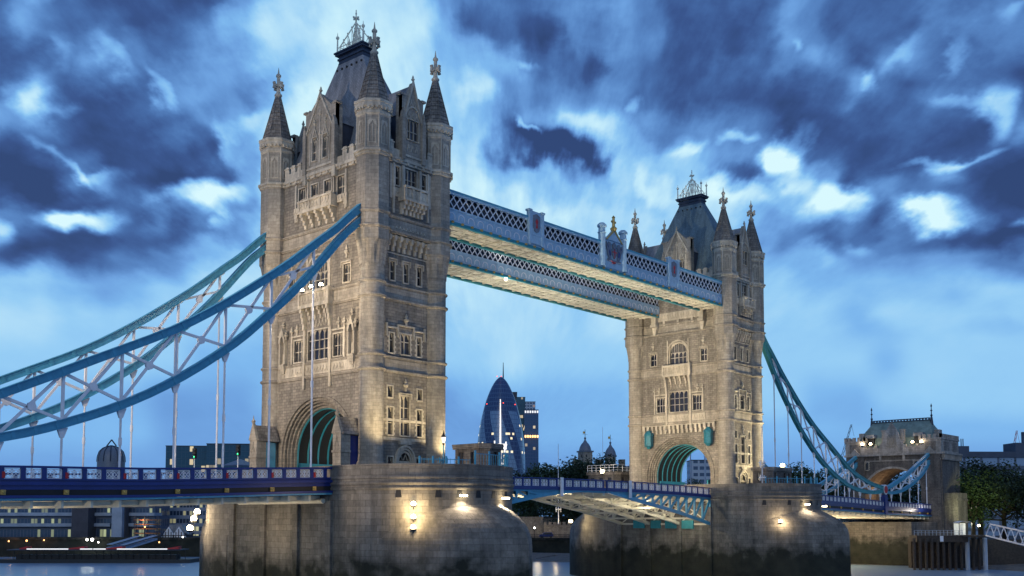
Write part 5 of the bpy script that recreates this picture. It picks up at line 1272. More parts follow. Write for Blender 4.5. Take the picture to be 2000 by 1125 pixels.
b = MB(); fs = [at(980, 1013, 292), at(1050, 1013, 291), at(1130, 1013, 286), at(1300, 1013, 286), Vector((176, 28, 0)), Vector((181, 0, 0)), at(1885, 1013, 244), at(2000, 1013, 238), at(2300, 1013, 236)]
b.strip([[(p.x-k*FH.x*6+math.sin(i*2.1+k)*1.5, p.y-k*FH.y*6+math.cos(i*1.7+k)*1.5, -9.5-k*.34) for i, p in enumerate(fs)] for k in range(6)]); struct('foreshore', b, 'sand')
# ------------------------------------------------------------------ facades
def facade(name, frame, glass, bw, rh, lit, ms=.16, litc=(1, .8, .45), lstr=.9, vs=1.0):
    m = bpy.data.materials.new(name); m.use_nodes = True; t = m.node_tree; bs = t.nodes['Principled BSDF']; nn = t.nodes.new; L = t.links.new
    g = nn('ShaderNodeNewGeometry'); d = nn('ShaderNodeVectorMath'); d.operation = 'DOT_PRODUCT'; L(g.outputs['Position'], d.inputs[0]); d.inputs[1].default_value = (RV.x+FH.x*.6, RV.y+FH.y*.6, 0)
    sx = nn('ShaderNodeSeparateXYZ'); L(g.outputs['Position'], sx.inputs[0]); cb = nn('ShaderNodeCombineXYZ')
    a = nn('ShaderNodeMath'); a.operation = 'DIVIDE'; L(d.outputs['Value'], a.inputs[0]); a.inputs[1].default_value = bw
    z = nn('ShaderNodeMath'); z.operation = 'DIVIDE'; L(sx.outputs[2], z.inputs[0]); z.inputs[1].default_value = rh
    fa = nn('ShaderNodeMath'); fa.operation = 'FLOOR'; L(a.outputs[0], fa.inputs[0]); fz = nn('ShaderNodeMath'); fz.operation = 'FLOOR'; L(z.outputs[0], fz.inputs[0])
    ra = nn('ShaderNodeMath'); ra.operation = 'FRACT'; L(a.outputs[0], ra.inputs[0]); rz = nn('ShaderNodeMath'); rz.operation = 'FRACT'; L(z.outputs[0], rz.inputs[0])
    L(fa.outputs[0], cb.inputs[0]); L(fz.outputs[0], cb.inputs[1]); wn = nn('ShaderNodeTexWhiteNoise'); L(cb.outputs[0], wn.inputs['Vector'])
    g1 = nn('ShaderNodeMath'); g1.operation = 'GREATER_THAN'; L(ra.outputs[0], g1.inputs[0]); g1.inputs[1].default_value = ms
    g2 = nn('ShaderNodeMath'); g2.operation = 'GREATER_THAN'; L(rz.outputs[0], g2.inputs[0]); g2.inputs[1].default_value = ms*1.6*vs
    w = nn('ShaderNodeMath'); w.operation = 'MULTIPLY'; L(g1.outputs[0], w.inputs[0]); L(g2.outputs[0], w.inputs[1])
    mx = nn('ShaderNodeMix'); mx.data_type = 'RGBA'; L(w.outputs[0], mx.inputs[0]); mx.inputs[6].default_value = (*frame, 1); mx.inputs[7].default_value = (*glass, 1); L(mx.outputs[2], bs.inputs['Base Color'])
    lt = nn('ShaderNodeMath'); lt.operation = 'GREATER_THAN'; L(wn.outputs[0], lt.inputs[0]); lt.inputs[1].default_value = 1-lit
    e = nn('ShaderNodeMath'); e.operation = 'MULTIPLY'; L(lt.outputs[0], e.inputs[0]); L(w.outputs[0], e.inputs[1]); e2 = nn('ShaderNodeMath'); e2.operation = 'MULTIPLY'; L(e.outputs[0], e2.inputs[0]); L(wn.outputs['Color'], e2.inputs[1])
    e3 = nn('ShaderNodeMath'); e3.operation = 'MULTIPLY'; L(e2.outputs[0], e3.inputs[0]); e3.inputs[1].default_value = lstr; bs.inputs['Emission Color'].default_value = (*litc, 1); L(e3.outputs[0], bs.inputs['Emission Strength'])
    r = nn('ShaderNodeMapRange'); L(w.outputs[0], r.inputs[0]); r.inputs[3].default_value = .8; r.inputs[4].default_value = .12; L(r.outputs[0], bs.inputs['Roughness'])
    MATS[name] = m
facade('office_band', (.28, .31, .37), (.05, .07, .10), 1.1, 2.6, .3, .2, vs=1.4, litc=(1, .95, .5), lstr=.6); facade('office_dark', (.12, .14, .19), (.06, .09, .14), 1.05, 3.3, .22, .2, litc=(.9, 1, .5), lstr=.45)
facade('glass_block', (.05, .12, .17), (.03, .09, .13), 2.2, 3.6, .12, .09, lstr=.8); facade('white_grid', (.45, .5, .56), (.07, .10, .16), 3.2, 3.3, .1, .3, litc=(1, .6, .3))
facade('tower_glass', (.07, .12, .22), (.05, .10, .20), 3.0, 4.0, .04, .14, lstr=.8); facade('hotel', (.12, .15, .21), (.26, .36, .50), 6.0, 4.2, .04, .14, lstr=.8)
def block(name, label, uL, uR, vT, w, depth, m, zb=GZ, rot=0.0, cat='building', group=None, roofm='concrete_dark', extra=None):
    pL, pR, pT = at(uL, 1013, w), at(uR, 1013, w), at((uL+uR)/2, vT, w); zt = pT.z
    B = thing(name, label, cat, ((pL.x+pR.x)/2, (pL.y+pR.y)/2, zb), group)
    c = (pL+pR)/2; W = (pR-pL).length/2; tx = Vector((math.cos(rot)*RV.x+math.sin(rot)*FH.x, math.cos(rot)*RV.y+math.sin(rot)*FH.y)); n = (tx.y, -tx.x); f = Face((c.x, c.y), tx, n, 0)
    b = MB(); f.box(b, -W, W, zb, zt, -depth, 0); b.build('walls', m, B)
    b = MB(); f.box(b, -W-.2, W+.2, zt, zt+.4, -depth-.2, .2); b.build('roof', roofm, B)
    if extra: extra(B, f, W, zt)
    return B, f, W, zt
# tall glass tower with rounded tapering profile
m = bpy.data.materials.new('spiral_glass'); m.use_nodes = True; t = m.node_tree; bs = t.nodes['Principled BSDF']; nn = t.nodes.new; L = t.links.new
a = nn('ShaderNodeAttribute'); a.attribute_name = 'wrap'; s = nn('ShaderNodeSeparateXYZ'); L(a.outputs['Vector'], s.inputs[0])
def mm(op, x, y=0.0):
    n = nn('ShaderNodeMath'); n.operation = op
    for i, q in enumerate((x, y)):
        if isinstance(q, bpy.types.NodeSocket): L(q, n.inputs[i])
        else: n.inputs[i].default_value = q
    return n.outputs[0]
ang_ = mm('MULTIPLY', s.outputs[0], 1/10.66); zz = s.outputs[1]
sp = mm('FRACT', mm('ADD', mm('MULTIPLY', ang_, 6/(2*math.pi)), mm('MULTIPLY', zz, .0135))); band = mm('LESS_THAN', sp, .42)
sp2 = mm('FRACT', mm('SUBTRACT', mm('MULTIPLY', ang_, 6/(2*math.pi)), mm('MULTIPLY', zz, .0135)))
d1 = mm('FRACT', mm('ADD', mm('MULTIPLY', ang_, 36/(2*math.pi)), mm('MULTIPLY', zz, .081))); d2 = mm('FRACT', mm('SUBTRACT', mm('MULTIPLY', ang_, 36/(2*math.pi)), mm('MULTIPLY', zz, .081))); d3 = mm('FRACT', mm('DIVIDE', zz, 4.1))
ln = mm('MAXIMUM', mm('MAXIMUM', mm('LESS_THAN', d1, .09), mm('LESS_THAN', d2, .09)), mm('LESS_THAN', d3, .16))
up = mm('GREATER_THAN', zz, 98.0); dk = mm('MAXIMUM', band, up)
mx = nn('ShaderNodeMix'); mx.data_type = 'RGBA'; L(dk, mx.inputs[0]); mx.inputs[6].default_value = (.22, .34, .48, 1); mx.inputs[7].default_value = (.045, .075, .17, 1)
mx2 = nn('ShaderNodeMix'); mx2.data_type = 'RGBA'; L(mm('MULTIPLY', ln, .8), mx2.inputs[0]); L(mx.outputs[2], mx2.inputs[6]); mx2.inputs[7].default_value = (.10, .17, .28, 1); L(mx2.outputs[2], bs.inputs['Base Color'])
cb = nn('ShaderNodeCombineXYZ'); L(mm('FLOOR', mm('MULTIPLY', ang_, 60/(2*math.pi))), cb.inputs[0]); L(mm('FLOOR', mm('DIVIDE', zz, 4.1)), cb.inputs[1]); wn = nn('ShaderNodeTexWhiteNoise'); L(cb.outputs[0], wn.inputs['Vector'])
L(mm('MULTIPLY', mm('MULTIPLY', mm('GREATER_THAN', wn.outputs[0], .90), mm('LESS_THAN', zz, 88.0)), mm('MULTIPLY', mm('GREATER_THAN', d3, .5), 1.1)), bs.inputs['Emission Strength']); bs.inputs['Emission Color'].default_value = (1, .86, .5, 1); bs.inputs['Roughness'].default_value = .22
MATS['spiral_glass'] = m
w = 950; c = at(978, 1013, w); G = thing('glass_tower', 'tall dark glass tower with a rounded bullet shape and spiral bands beyond the bridge', 'skyscraper', (c.x, c.y, GZ)); sc_ = w/FP
prof = [(40, -5), (42.5, 8), (45, 40), (46, 70), (45.5, 85), (43.5, 105), (39, 128), (33.5, 145), (28, 159), (21, 172), (14, 182), (8, 188), (3, 191), (.5, 192)]
prof = [(p[0]*sc_*1.04, (p[1]*1.0)*1.0) for p in prof]; zt = at(978, 733, w).z
kz = zt/192; prof = [(r, z*kz) for r, z in smooth_pts(prof, 2)]
b = MB(); b.lathe(c.x, c.y, prof, 60, sm=True, wrap=True); b.build('glazed_shell', 'spiral_glass', G)
b = MB()
for (u, v) in ((971, 735), (979, 735), (951, 789), (983, 787), (1006, 790)): b.sphere(tuple(at(u, v, w-24 if v > 750 else w)), .5, 4)
b.build('warning_light', 'lamp_red', G)
def bl2(B, f, W, zt):
    b = MB(); f.box(b, -W, -W+8, zt, zt+3, -18, -2); b.build('plant_room', 'concrete_dark', B)
block('office_tower', 'grey glass office tower with lit floor bands right of the rounded tower', 1024, 1052, 799, 1150, 26, 'tower_glass', cat='skyscraper')
def crown(B, f, W, zt):
    b = MB()
    for i in range(9): f.box(b, -W+i*W/4-.3, -W+i*W/4+.3, zt, zt+9, 0, .6)
    for k in range(3): f.box(b, -W, W, zt+k*3, zt+k*3+1.0, -20, .5)
    b.build('open_crown', 'concrete', B)
block('office_tower', 'slim blue grey tower slab directly behind the right side of the rounded tower', 1009, 1026, 774, 1180, 30, 'glass_block', cat='skyscraper')
block('office_tower', 'low stepped tower top peeping out behind the rounded tower', 993, 1010, 764, 1300, 30, 'concrete_dark', cat='skyscraper')
block('office_tower', 'open framed crown storeys on top of the grey glass office tower', 1026, 1046, 783, 1165, 20, 'white_grid', cat='skyscraper')
for (u0, u1, v, lb) in ((1024, 1052, 802, 'warm'), (1024, 1052, 850, 'orange')):
    b = MB(); pL = at(u0, v, 1149); n = 6
    for i in range(n): p = at(u0+1+i*(u1-u0)/n, v, 1149); q_ = at(u0+4+i*(u1-u0)/n, v+4.5, 1149); b.quad((p.x, p.y, p.z), (q_.x, q_.y, p.z), (q_.x, q_.y, q_.z), (p.x, p.y, q_.z))
    q = b.build('lit_windows', 'white_glow' if v < 820 else 'lamp_orange', base=tuple(pL)); tag(q, 'row of %s lit windows across the grey office tower, %s floor' % (lb, 'top' if v < 820 else 'middle'), 'windows', 'rows of lit windows on the office tower')
p0, p1 = at(983, 740, 1100), at(983, 708, 1100); b = MB(); b.tube(tuple(p0), tuple(p1), .8, .3, n=5); tag(b.build('antenna', 'concrete_dark', base=tuple(p0)), 'thin antenna rising above the rounded glass tower', 'antenna')
for (uL, uR, vT, w, lb) in ((322, 402, 871, 560, 'left of the two teal glass office blocks beyond the parapet'), (402, 498, 867, 555, 'right of the two teal glass office blocks, beside the near tower')):
    block('office_block', lb, uL, uR, vT, w, 40, 'glass_block', rot=.1, group='teal glass office blocks')
# domed hall
w = 600; c = at(214, 1013, w); zb_ = at(214, 912, w).z; r = 26/FP*w; Dm = thing('domed_hall', 'dark arched glass dome above the parapet on the left', 'dome', (c.x, c.y, GZ)); b = MB(); b.lathe(c.x, c.y, [(r, GZ), (r, zb_+3), (r*.97, zb_+6), (r*.85, zb_+9), (r*.6, zb_+11), (r*.3, zb_+12), (.2, zb_+12.3)], 24); b.build('dome', 'lead_dome', Dm)
b = MB()
for i in range(12):
    a = 2*math.pi*i/12
    for (r0, z0), (r1, z1) in zip([(r, zb_+3), (r*.97, zb_+6), (r*.85, zb_+9), (r*.6, zb_+11), (r*.3, zb_+12)], [(r*.97, zb_+6), (r*.85, zb_+9), (r*.6, zb_+11), (r*.3, zb_+12), (.2, zb_+12.5)]): b.tube((c.x+r0*math.cos(a), c.y+r0*math.sin(a), z0), (c.x+r1*math.cos(a), c.y+r1*math.sin(a), z1), .35, n=4)
b.tube((c.x-3, c.y, zb_+12), (c.x, c.y, zb_+16), .4, n=4); b.tube((c.x, c.y, zb_+16), (c.x+3, c.y, zb_+12.5), .4, n=4); b.build('rib', 'lead', Dm)
b = MB(); c = at(467, 1013, 240); zz_ = at(467, 896, 240).z; b.lathe(c.x, c.y, [(4.2, zz_-1.6), (4.1, zz_-1.5), (.1, zz_)], 4, YAW); tag(b.build('marquee_roof', 'lead_dome', base=(c.x, c.y, zz_)), 'pale pyramid marquee roof just above the parapet near the tower', 'roof')
# offices seen under the left span: banded terraces and dark stair towers
def terraces(B, f, W, zt):
    z = GZ+3.2
    k = 0
    while z < zt:
        b = MB(); f.box(b, -W-.3, W+.3*(k % 2), z, z+1.0, -6, 1.4-.25*k); b.build('balcony_band', 'concrete', B); z += 3.3; k += 1
for i, (uL, uR, vT, w, m_, lb, ex) in enumerate(((-120, 140, 992, 318, 'office_dark', 'low office terrace with long pale balcony bands at the far left bank', terraces), (140, 172, 985, 316, 'concrete_dark', 'dark brown stair tower between the banded offices', None), (172, 218, 975, 322, 'office_dark', 'office wing with pale bands right of the brown stair tower', terraces),
        (218, 238, 976, 318, 'concrete', 'plain grey lift shaft rising between the office wings', None), (238, 245, 980, 320, 'concrete_dark', 'narrow dark strip of wall beside the grey lift shaft', None), (245, 302, 970, 324, 'office_dark', 'office wing with pale bands right of the grey lift shaft', terraces), (302, 400, 968, 345, 'office_band', 'curved office block with rows of small lit windows beside the pier', None), (-120, 95, 972, 380, 'white_grid', 'pale gridded office block showing over the low terrace at the left edge', None))):
    block('riverside_office', lb, uL, uR, vT, w, 14, m_, rot=.06 if i == 0 else 0, extra=ex)
for uL, uR, vT, lb in ((320, 362, 1034, 'half timbered riverside pub with white gables beside the near pier'),):
    B, f, W, zt = block('riverside_pub', lb, uL, uR, 1044, 306, 8, 'concrete_dark'); b = MB()
    for h in (-W*.5, W*.45): f.prism(b, [(h-2.6, zt-1.4), (h+2.6, zt-1.4), (h, zt+2.3)], 0, .4)
    gb = b.build('gable', 'white', B); b = MB()
    for h in (-W*.5, W*.45):
        for k in (-1.6, -.8, 0, .8, 1.6): f.box(b, h+k-.1, h+k+.1, zt-1.4, zt+1.6-abs(k), .4, .5)
        f.box(b, h-2, h+2, zt-.4, zt-.2, .4, .49)
    b.build('timbering', 'timber', gb)
    b = MB(); f.prism(b, [(-W-.5, zt), (W+.5, zt), (W-1.5, zt+2.9), (-W+1.5, zt+2.9)], -5, -1); b.build('roof', 'slate', B)
# promenade lamps
for i, (u, v, mm_, r) in enumerate(((17, 1057, 'lamp_orange', .22), (52, 1056, 'lamp_orange', .28), (86, 1055, 'lamp_orange', .2), (170, 1054, 'lamp_white', .32), (180, 1054, 'lamp_white', .42), (192, 1059, 'lamp_white', .2), (283, 1029, 'lamp_orange', .25), (357, 1049, 'lamp_white', .2), (311, 1059, 'lamp_orange', .22))):
    p = at(u, v, 296); b = MB(); b.tube((p.x, p.y, GZ), (p.x, p.y, p.z), .07, n=5); L_ = b.build('post', 'black', T_ := thing('promenade_lamp', ['first orange lamp from the left on the far left promenade', 'second and brightest orange lamp on the left promenade', 'third orange lamp on the left promenade', 'left lamp of the bright white pair on the left promenade', 'brightest white starry lamp on the left promenade', 'small white lamp just right of the starry pair', 'orange lamp over the spiral ramp at left', 'small white lamp before the half timbered pub', 'small orange lamp left of the half timbered pub'][i], 'lamp', (p.x, p.y, GZ), 'lamps along the left promenade'))
    b = MB(); b.sphere(tuple(p), r, 5); b.build('globe', mm_, T_)
    if r > .3: point(tuple(p-FH*1.5), 160, (.9, 1, .8), .3)
    elif u < 100: point(tuple(p+FH*1.2), 60, (1, .5, .2), .3)
# spiral ramp
B = thing('car_park_ramp', 'orange lit curving ramp structure left of the pub', 'ramp', tuple(at(288, 1050, 303)[:2])+(GZ,)); c = at(288, 1013, 303)
for k in range(4): b = MB(); b.lathe(c.x, c.y, [(3.8, GZ+1.2+k*1.3), (3.9, GZ+1.5+k*1.3), (2.9, GZ+1.5+k*1.3)], 16); b.build('ramp_level', 'orange', B)
b = MB()
for a in range(6): b.tube((c.x+3.8*math.cos(a), c.y+3.8*math.sin(a), GZ), (c.x+3.8*math.cos(a), c.y+3.8*math.sin(a), GZ+6.5), .15, n=5)
b.build('ramp_column', 'concrete_dark', B); point((c.x-FH.x*5, c.y-FH.y*5, GZ+5), 200, (1, .5, .2), .3)
# floating pier and gangways on the left
def ob(mb, a, c, w_, z0, z1):
    a = Vector((a.x, a.y, 0)); c = Vector((c.x, c.y, 0)); d = (c-a).normalized(); n = Vector((-d.y, d.x, 0))*w_/2
    mb.hexa([(*(a-n)[:2], z0), (*(c-n)[:2], z0), (*(c+n)[:2], z0), (*(a+n)[:2], z0), (*(a-n)[:2], z1), (*(c-n)[:2], z1), (*(c+n)[:2], z1), (*(a+n)[:2], z1)])
Pn = thing('floating_pier', 'long dark floating pier with white canopy edge moored at the left bank', 'pier', tuple(at(190, 1013, 262)[:2])+(WATER,))
b = MB(); ob(b, at(3, 1013, 262), at(382, 1013, 262), 8, WATER-.5, WATER+.9); b.build('pontoon', 'black', Pn)
b = MB()
for i in range(24): p = at(30+i*14.5, 1013, 259); b.tube((p.x, p.y, WATER+.9), (p.x, p.y, WATER+3.3), .08, n=5)
ob(b, at(40, 1013, 261), at(350, 1013, 261), 3.5, WATER+.9, WATER+2.0); b.build('canopy_post', 'dark', Pn)
b = MB(); ob(b, at(28, 1013, 260), at(362, 1013, 260), 7, WATER+3.2, WATER+3.4); b.build('canopy', 'lead', Pn)
b = MB()
for u0, u1 in ((54, 135), (158, 182), (184, 208), (230, 328)): ob(b, at(u0, 1013, 256.3), at(u1, 1013, 256.3), .12, WATER+3.4, WATER+3.65)
b.build('lit_fascia', 'white_glow', Pn)
b = MB()
for u0, u1 in ((40, 55), (136, 166), (208, 240), (328, 350)):
    a_1, c_1 = at(u0, 1013, 257), at(u1, 1013, 257); b.hexa([(a_1.x, a_1.y, WATER+3.45), (c_1.x, c_1.y, WATER+3.45), (c_1.x+2, c_1.y+2, WATER+3.45), (a_1.x+2, a_1.y+2, WATER+3.45), (a_1.x, a_1.y, WATER+3.7), (c_1.x, c_1.y, WATER+4.2), (c_1.x+2, c_1.y+2, WATER+4.2), (a_1.x+2, a_1.y+2, WATER+3.7)])
b.build('red_roof_wedge', 'red', Pn)
for i, (ua, va, ub, vb) in enumerate(((214, 1071, 270, 1054), (240, 1072, 302, 1053))):
    a1, c1 = at(ua, va, 268), at(ub, vb, 292); b = MB(); b.beam(a1, c1, 1.6, .5); b.beam(a1+Vector((0, 0, 1)), c1+Vector((0, 0, 1)), 1.5, .12); q = b.build('gangway', 'concrete', base=tuple(a1)); tag(q, ('left', 'right')[i]+' of the two pale gangways sloping down to the floating pier', 'gangway', 'pale gangways to the floating pier')
random.seed(3)
# ------------------------------------------------------------------ trees
def crown_mesh(seed, n, nc=14):
    rnd = random.Random(seed); b = MB(); cl = []
    for i in range(nc):
        a = rnd.uniform(0, 6.28); r = rnd.uniform(0, .62); z = rnd.uniform(.28, .86); cl.append((r*math.cos(a)*(1.15-z*.6), r*math.sin(a)*(1.15-z*.6), z, rnd.uniform(.16, .3)))
    for i in range(n):
        c = rnd.choice(cl); th = rnd.uniform(0, 6.28); ph = math.acos(rnd.uniform(-.6, 1)); rr = c[3]*rnd.uniform(.55, 1.12)
        p = Vector((c[0]+rr*math.sin(ph)*math.cos(th), c[1]+rr*math.sin(ph)*math.sin(th), c[2]+rr*math.cos(ph)*.75)); s = rnd.uniform(.011, .023)
        u = Vector((rnd.uniform(-1, 1), rnd.uniform(-1, 1), rnd.uniform(-.6, .6))).normalized(); v = u.cross(Vector((rnd.uniform(-1, 1), rnd.uniform(-1, 1), 1))).normalized(); b.quad(p-u*s, p+v*s*.7, p+u*s, p-v*s*.7)
    me = b.mesh('crown'); return me, cl
CR = []
for sd in (1, 2, 3):
    me, cl = crown_mesh(sd, 7500, 22)
    tb = MB(); tb.tube((0, 0, 0), (.01, 0, .35), .035, .024, 8)
    for c in cl[:9]: tb.tube((.01, 0, .25+.1*random.random()), (c[0], c[1], c[2]), .014, .005, 5)
    tm = tb.mesh('trunk'); tm.materials.append(MATS['bark']); CR.append((me, tm))
def tree(u, w, h, label, k, lm='leaf_a', wd=1.0, zb=GZ):
    p = at(u, 1013, w); T = thing('tree', label, 'tree', (p.x, p.y, zb), 'trees along the far bank'); me = CR[k % 3][0]
    key = 'crown_'+lm+str(k % 3)
    if key not in bpy.data.meshes:
        me = me.copy(); me.name = key; me.materials.clear(); me.materials.append(MATS[lm])
    me = bpy.data.meshes[key]
    for nm, mesh in (('trunk', CR[k % 3][1]), ('crown', me)):
        o = bpy.data.objects.new(nm, mesh); C.objects.link(o); o.parent = T; o.scale = (h*wd, h*wd, h); o.rotation_euler = (0, 0, k*1.7)
    return T
tr = [(1040, 372, 25, 'leaf_b', 1.0, 'rounded dark tree just right of the grey office tower'), (1085, 380, 25, 'leaf_b', 1.0, 'dark tree over the middle span left of the domed turrets'), (1112, 360, 25.5, 'leaf_a', 1.0, 'bushy tree left of the first domed turret'), (1140, 352, 27, 'leaf_b', .95, 'dark tree in front of the first domed turret'), (1180, 362, 26, 'leaf_b', .9, 'dark tree between the two domed turrets'),
      (1035, 330, 15, 'leaf_a', 1.1, 'tree seen under the middle span beside the nearer pier'), (1095, 322, 16, 'leaf_b', 1.2, 'spreading tree under the middle span above the castle wall'), (1140, 330, 15, 'leaf_b', 1.1, 'tree under the middle span near the bright pier lamp'),
      (1543, 330, 20, 'leaf_b', .9, 'dark tree just right of the far tower behind the lit cabin'), (1580, 325, 22.5, 'leaf_a', .95, 'taller tree behind the front chain right of the far tower'), (1615, 330, 19, 'leaf_b', .9, 'tree beneath the front chain left of the gatehouse'),
      (1362, 380, 20, 'leaf_a', .9, 'tree seen through the arch of the far tower'), (1700, 330, 19, 'leaf_b', 1.2, 'dark tree seen through the left half of the gatehouse arch'), (1762, 335, 21, 'leaf_b', 1.3, 'dark tree seen through the right half of the gatehouse arch'),
      (1900, 268, 18, 'leaf_a', 1.0, 'big tree right of the gatehouse with lamp lit lower leaves'), (1915, 275, 21.5, 'leaf_b', 1.0, 'tallest dark tree right of the gatehouse'), (1962, 272, 19, 'leaf_b', 1.1, 'wide dark tree second from the right edge'), (2010, 262, 18, 'leaf_b', 1.1, 'dark tree cut by the right edge of the photo')]
for i, (u, w, h, lm, wd, lb) in enumerate(tr): tree(u, w, h, lb, i, lm, wd)
# ------------------------------------------------------------------ old castle beyond the span
for i, (u, v_e, v_d, v_v, wpx, lb) in enumerate(((1143.5, 882, 860, 838, 12.5, 'left square turret with lead dome and gold weathervane'), (1193, 891, 869, 848, 11.5, 'right round turret with lead dome and gold weathervane'))):
    w = 420; k = w/FP; c = at(u, 1013, w); T = thing('castle_turret', lb, 'turret', (c.x, c.y, GZ), 'domed castle turrets'); ze, zd, zv = at(u, v_e, w).z, at(u, v_d, w).z, at(u, v_v, w).z; r = wpx*k; n = 4 if i == 0 else 16; q2 = 1.25 if i == 0 else 1
    b = MB(); b.lathe(c.x, c.y, [(r*q2*.93, GZ), (r*q2*.93, ze)], n, YAW+math.pi/4+.35, sm=i == 1); b.build('turret_wall', 'ashlar', T)
    b = MB(); b.lathe(c.x, c.y, [(r*1.1*q2, ze-.2), (r*1.12*q2, ze+.4)], n, YAW+math.pi/4+.35)
    H = zd-ze; b.lathe(c.x, c.y, [(r*1.0, ze+.4), (r*.98, ze+H*.15), (r*.86, ze+H*.42), (r*.62, ze+H*.68), (r*.34, ze+H*.85), (r*.14, ze+H*1.05), (.12, zd+1.2)], 12, sm=False); b.sphere((c.x, c.y, zd+1.0), .5, 5); dm = b.build('dome', 'lead_dome', T)
    b = MB(); b.tube((c.x, c.y, zd+1), (c.x, c.y, zv), .1, n=5); b.beam((c.x-1*RV.x, c.y-RV.y, zd+2.6), (c.x+RV.x, c.y+RV.y, zd+2.6), .08, .08); b.build('vane_pole', 'dark', dm)
    b = MB(); p = Vector((c.x, c.y, zv-1.2)); b.hexa([p-RV*.9+Vector((0, 0, -.45)), p-RV*.1+Vector((0, 0, -.45)), p-RV*.1+FH*.08+Vector((0, 0, -.45)), p-RV*.9+FH*.08+Vector((0, 0, -.45)), p-RV*.9+Vector((0, 0, .45)), p-RV*.1+Vector((0, 0, .45)), p-RV*.1+FH*.08+Vector((0, 0, .45)), p-RV*.9+FH*.08+Vector((0, 0, .45))]); b.build('gold_flag', 'gold', dm)
    ff = Face((c.x, c.y), (math.cos(-YAW-.35), math.sin(-YAW-.35)), (-math.sin(YAW+.35), -math.cos(YAW+.35)), r*q2*.93*(.7071 if i == 0 else 1)); b = MB()
    for h in (-r*.35, r*.45):
        for z in (ze-1.6, ze-5.4): ff.box(b, h-.25, h+.25, z-.6, z+.4, -.1, .05 if i == 0 else -.02)
    b.build('slit_window', 'dark', T)
B, f, W, zt = block('castle_keep', 'low battlemented castle wall top right of the domed turrets', 1120, 1245, 912, 424, 20, 'castle_stone', cat='castle'); b = MB(); k = -W
while k < W: f.box(b, k, k+2.6, zt+.4, zt+3.2, -1, .1); k += 4.7
b.build('merlon', 'castle_stone', B)
b = MB(); p0 = at(1178, 1013, 410); b.tube((p0.x, p0.y, GZ), (p0.x, p0.y, at(1178, 833, 410).z), .14, .07, n=6); tag(b.build('flagpole', 'white', base=(p0.x, p0.y, GZ)), 'thin flagpole standing between the two domed turrets', 'flagpole')
# curtain wall, quay, car and lamp
B, f, W, zt = block('curtain_wall', 'long battlemented castle wall behind the quay under the middle span', 1062, 1180, 1028, 306, 3, 'castle_stone', cat='wall', roofm='castle_stone'); b = MB(); k = -W
while k < W: f.box(b, k, k+.9, zt+.4, zt+1.3, -.8, .1); k += 1.4
b.build('merlon', 'castle_stone', B)
block('curtain_wall', 'taller stepped stretch of castle wall beside the nearer pier', 1010, 1060, 1012, 308, 3, 'castle_stone', cat='wall', roofm='castle_stone'); block('castle_building', 'pale walled range with an arched gate behind the castle wall', 1060, 1150, 1011, 322, 6, 'castle_stone')
point(tuple(at(1050, 1034, 298)), 500, (1, .8, .5), .3); point(tuple(at(1085, 1036, 298)), 300, (1, .75, .45), .3); point(tuple(at(1024, 1000, 298)), 200, (1, .8, .5), .3)
p = at(1044, 1031, 297); b = MB(); b.tube((p.x, p.y, GZ), (p.x, p.y, p.z), .07, n=5); T_ = thing('quay_lamp', 'white globe lamp on the quay before the castle wall', 'lamp', (p.x, p.y, GZ)); b.build('post', 'black', T_); b = MB(); b.sphere(tuple(p), .25, 5); b.build('globe', 'lamp_white', T_)
b = MB(); pa, pb = at(1030, 1013, 293.5), at(1130, 1013, 290.5)
for i in range(40): p = pa+(pb-pa)*i/40; b.beam((p.x, p.y, GZ), (p.x, p.y, GZ+1.2), .08, .08, side=(1, 0, 0))
for z in (.6, 1.2): b.beam((pa.x, pa.y, GZ+z), (pb.x, pb.y, GZ+z), .08, .08)
tag(b.build('quay_railing', 'black', base=(pa.x, pa.y, GZ)), 'black railing along the quay edge before the castle wall', 'railing')
p = at(1067, 1013, 296); Cr = thing('parked_car', 'dark parked car on the quay before the castle wall', 'car', (p.x, p.y, GZ)); f = Face((p.x, p.y), (RV.x, RV.y), (-FH.x, -FH.y), 0); b = MB()
f.prism(b, [(-2.1, GZ+.4), (2.0, GZ+.4), (2.1, GZ+.9), (1.8, GZ+1.3), (1.5, GZ+1.75), (-.5, GZ+1.75), (-1.2, GZ+1.15), (-2.0, GZ+.95)], -1.8, 0); b.build('body', 'navy', Cr); b = MB(); f.prism(b, [(-.4, GZ+1.65), (-1.0, GZ+1.15), (1.6, GZ+1.15), (1.35, GZ+1.65)], 0, .03); b.build('side_window', 'glass', Cr)
for h in (-1.3, 1.3):
    b = MB(); q = f(h, GZ+.35, .05); q2 = f(h, GZ+.35, -.2); b.tube(q, q2, .36, n=12); b.build('wheel', 'black', Cr)
b = MB(); a1, c1 = at(1048, 1095, 272), at(1085, 1087, 280); b.tube((a1.x, a1.y, WATER+.3), (c1.x, c1.y, WATER+1.0), .35, .25, n=7); tag(b.build('driftwood', 'timber', base=(a1.x, a1.y, WATER+.3)), 'dark log lying on the foreshore below the quay', 'log')
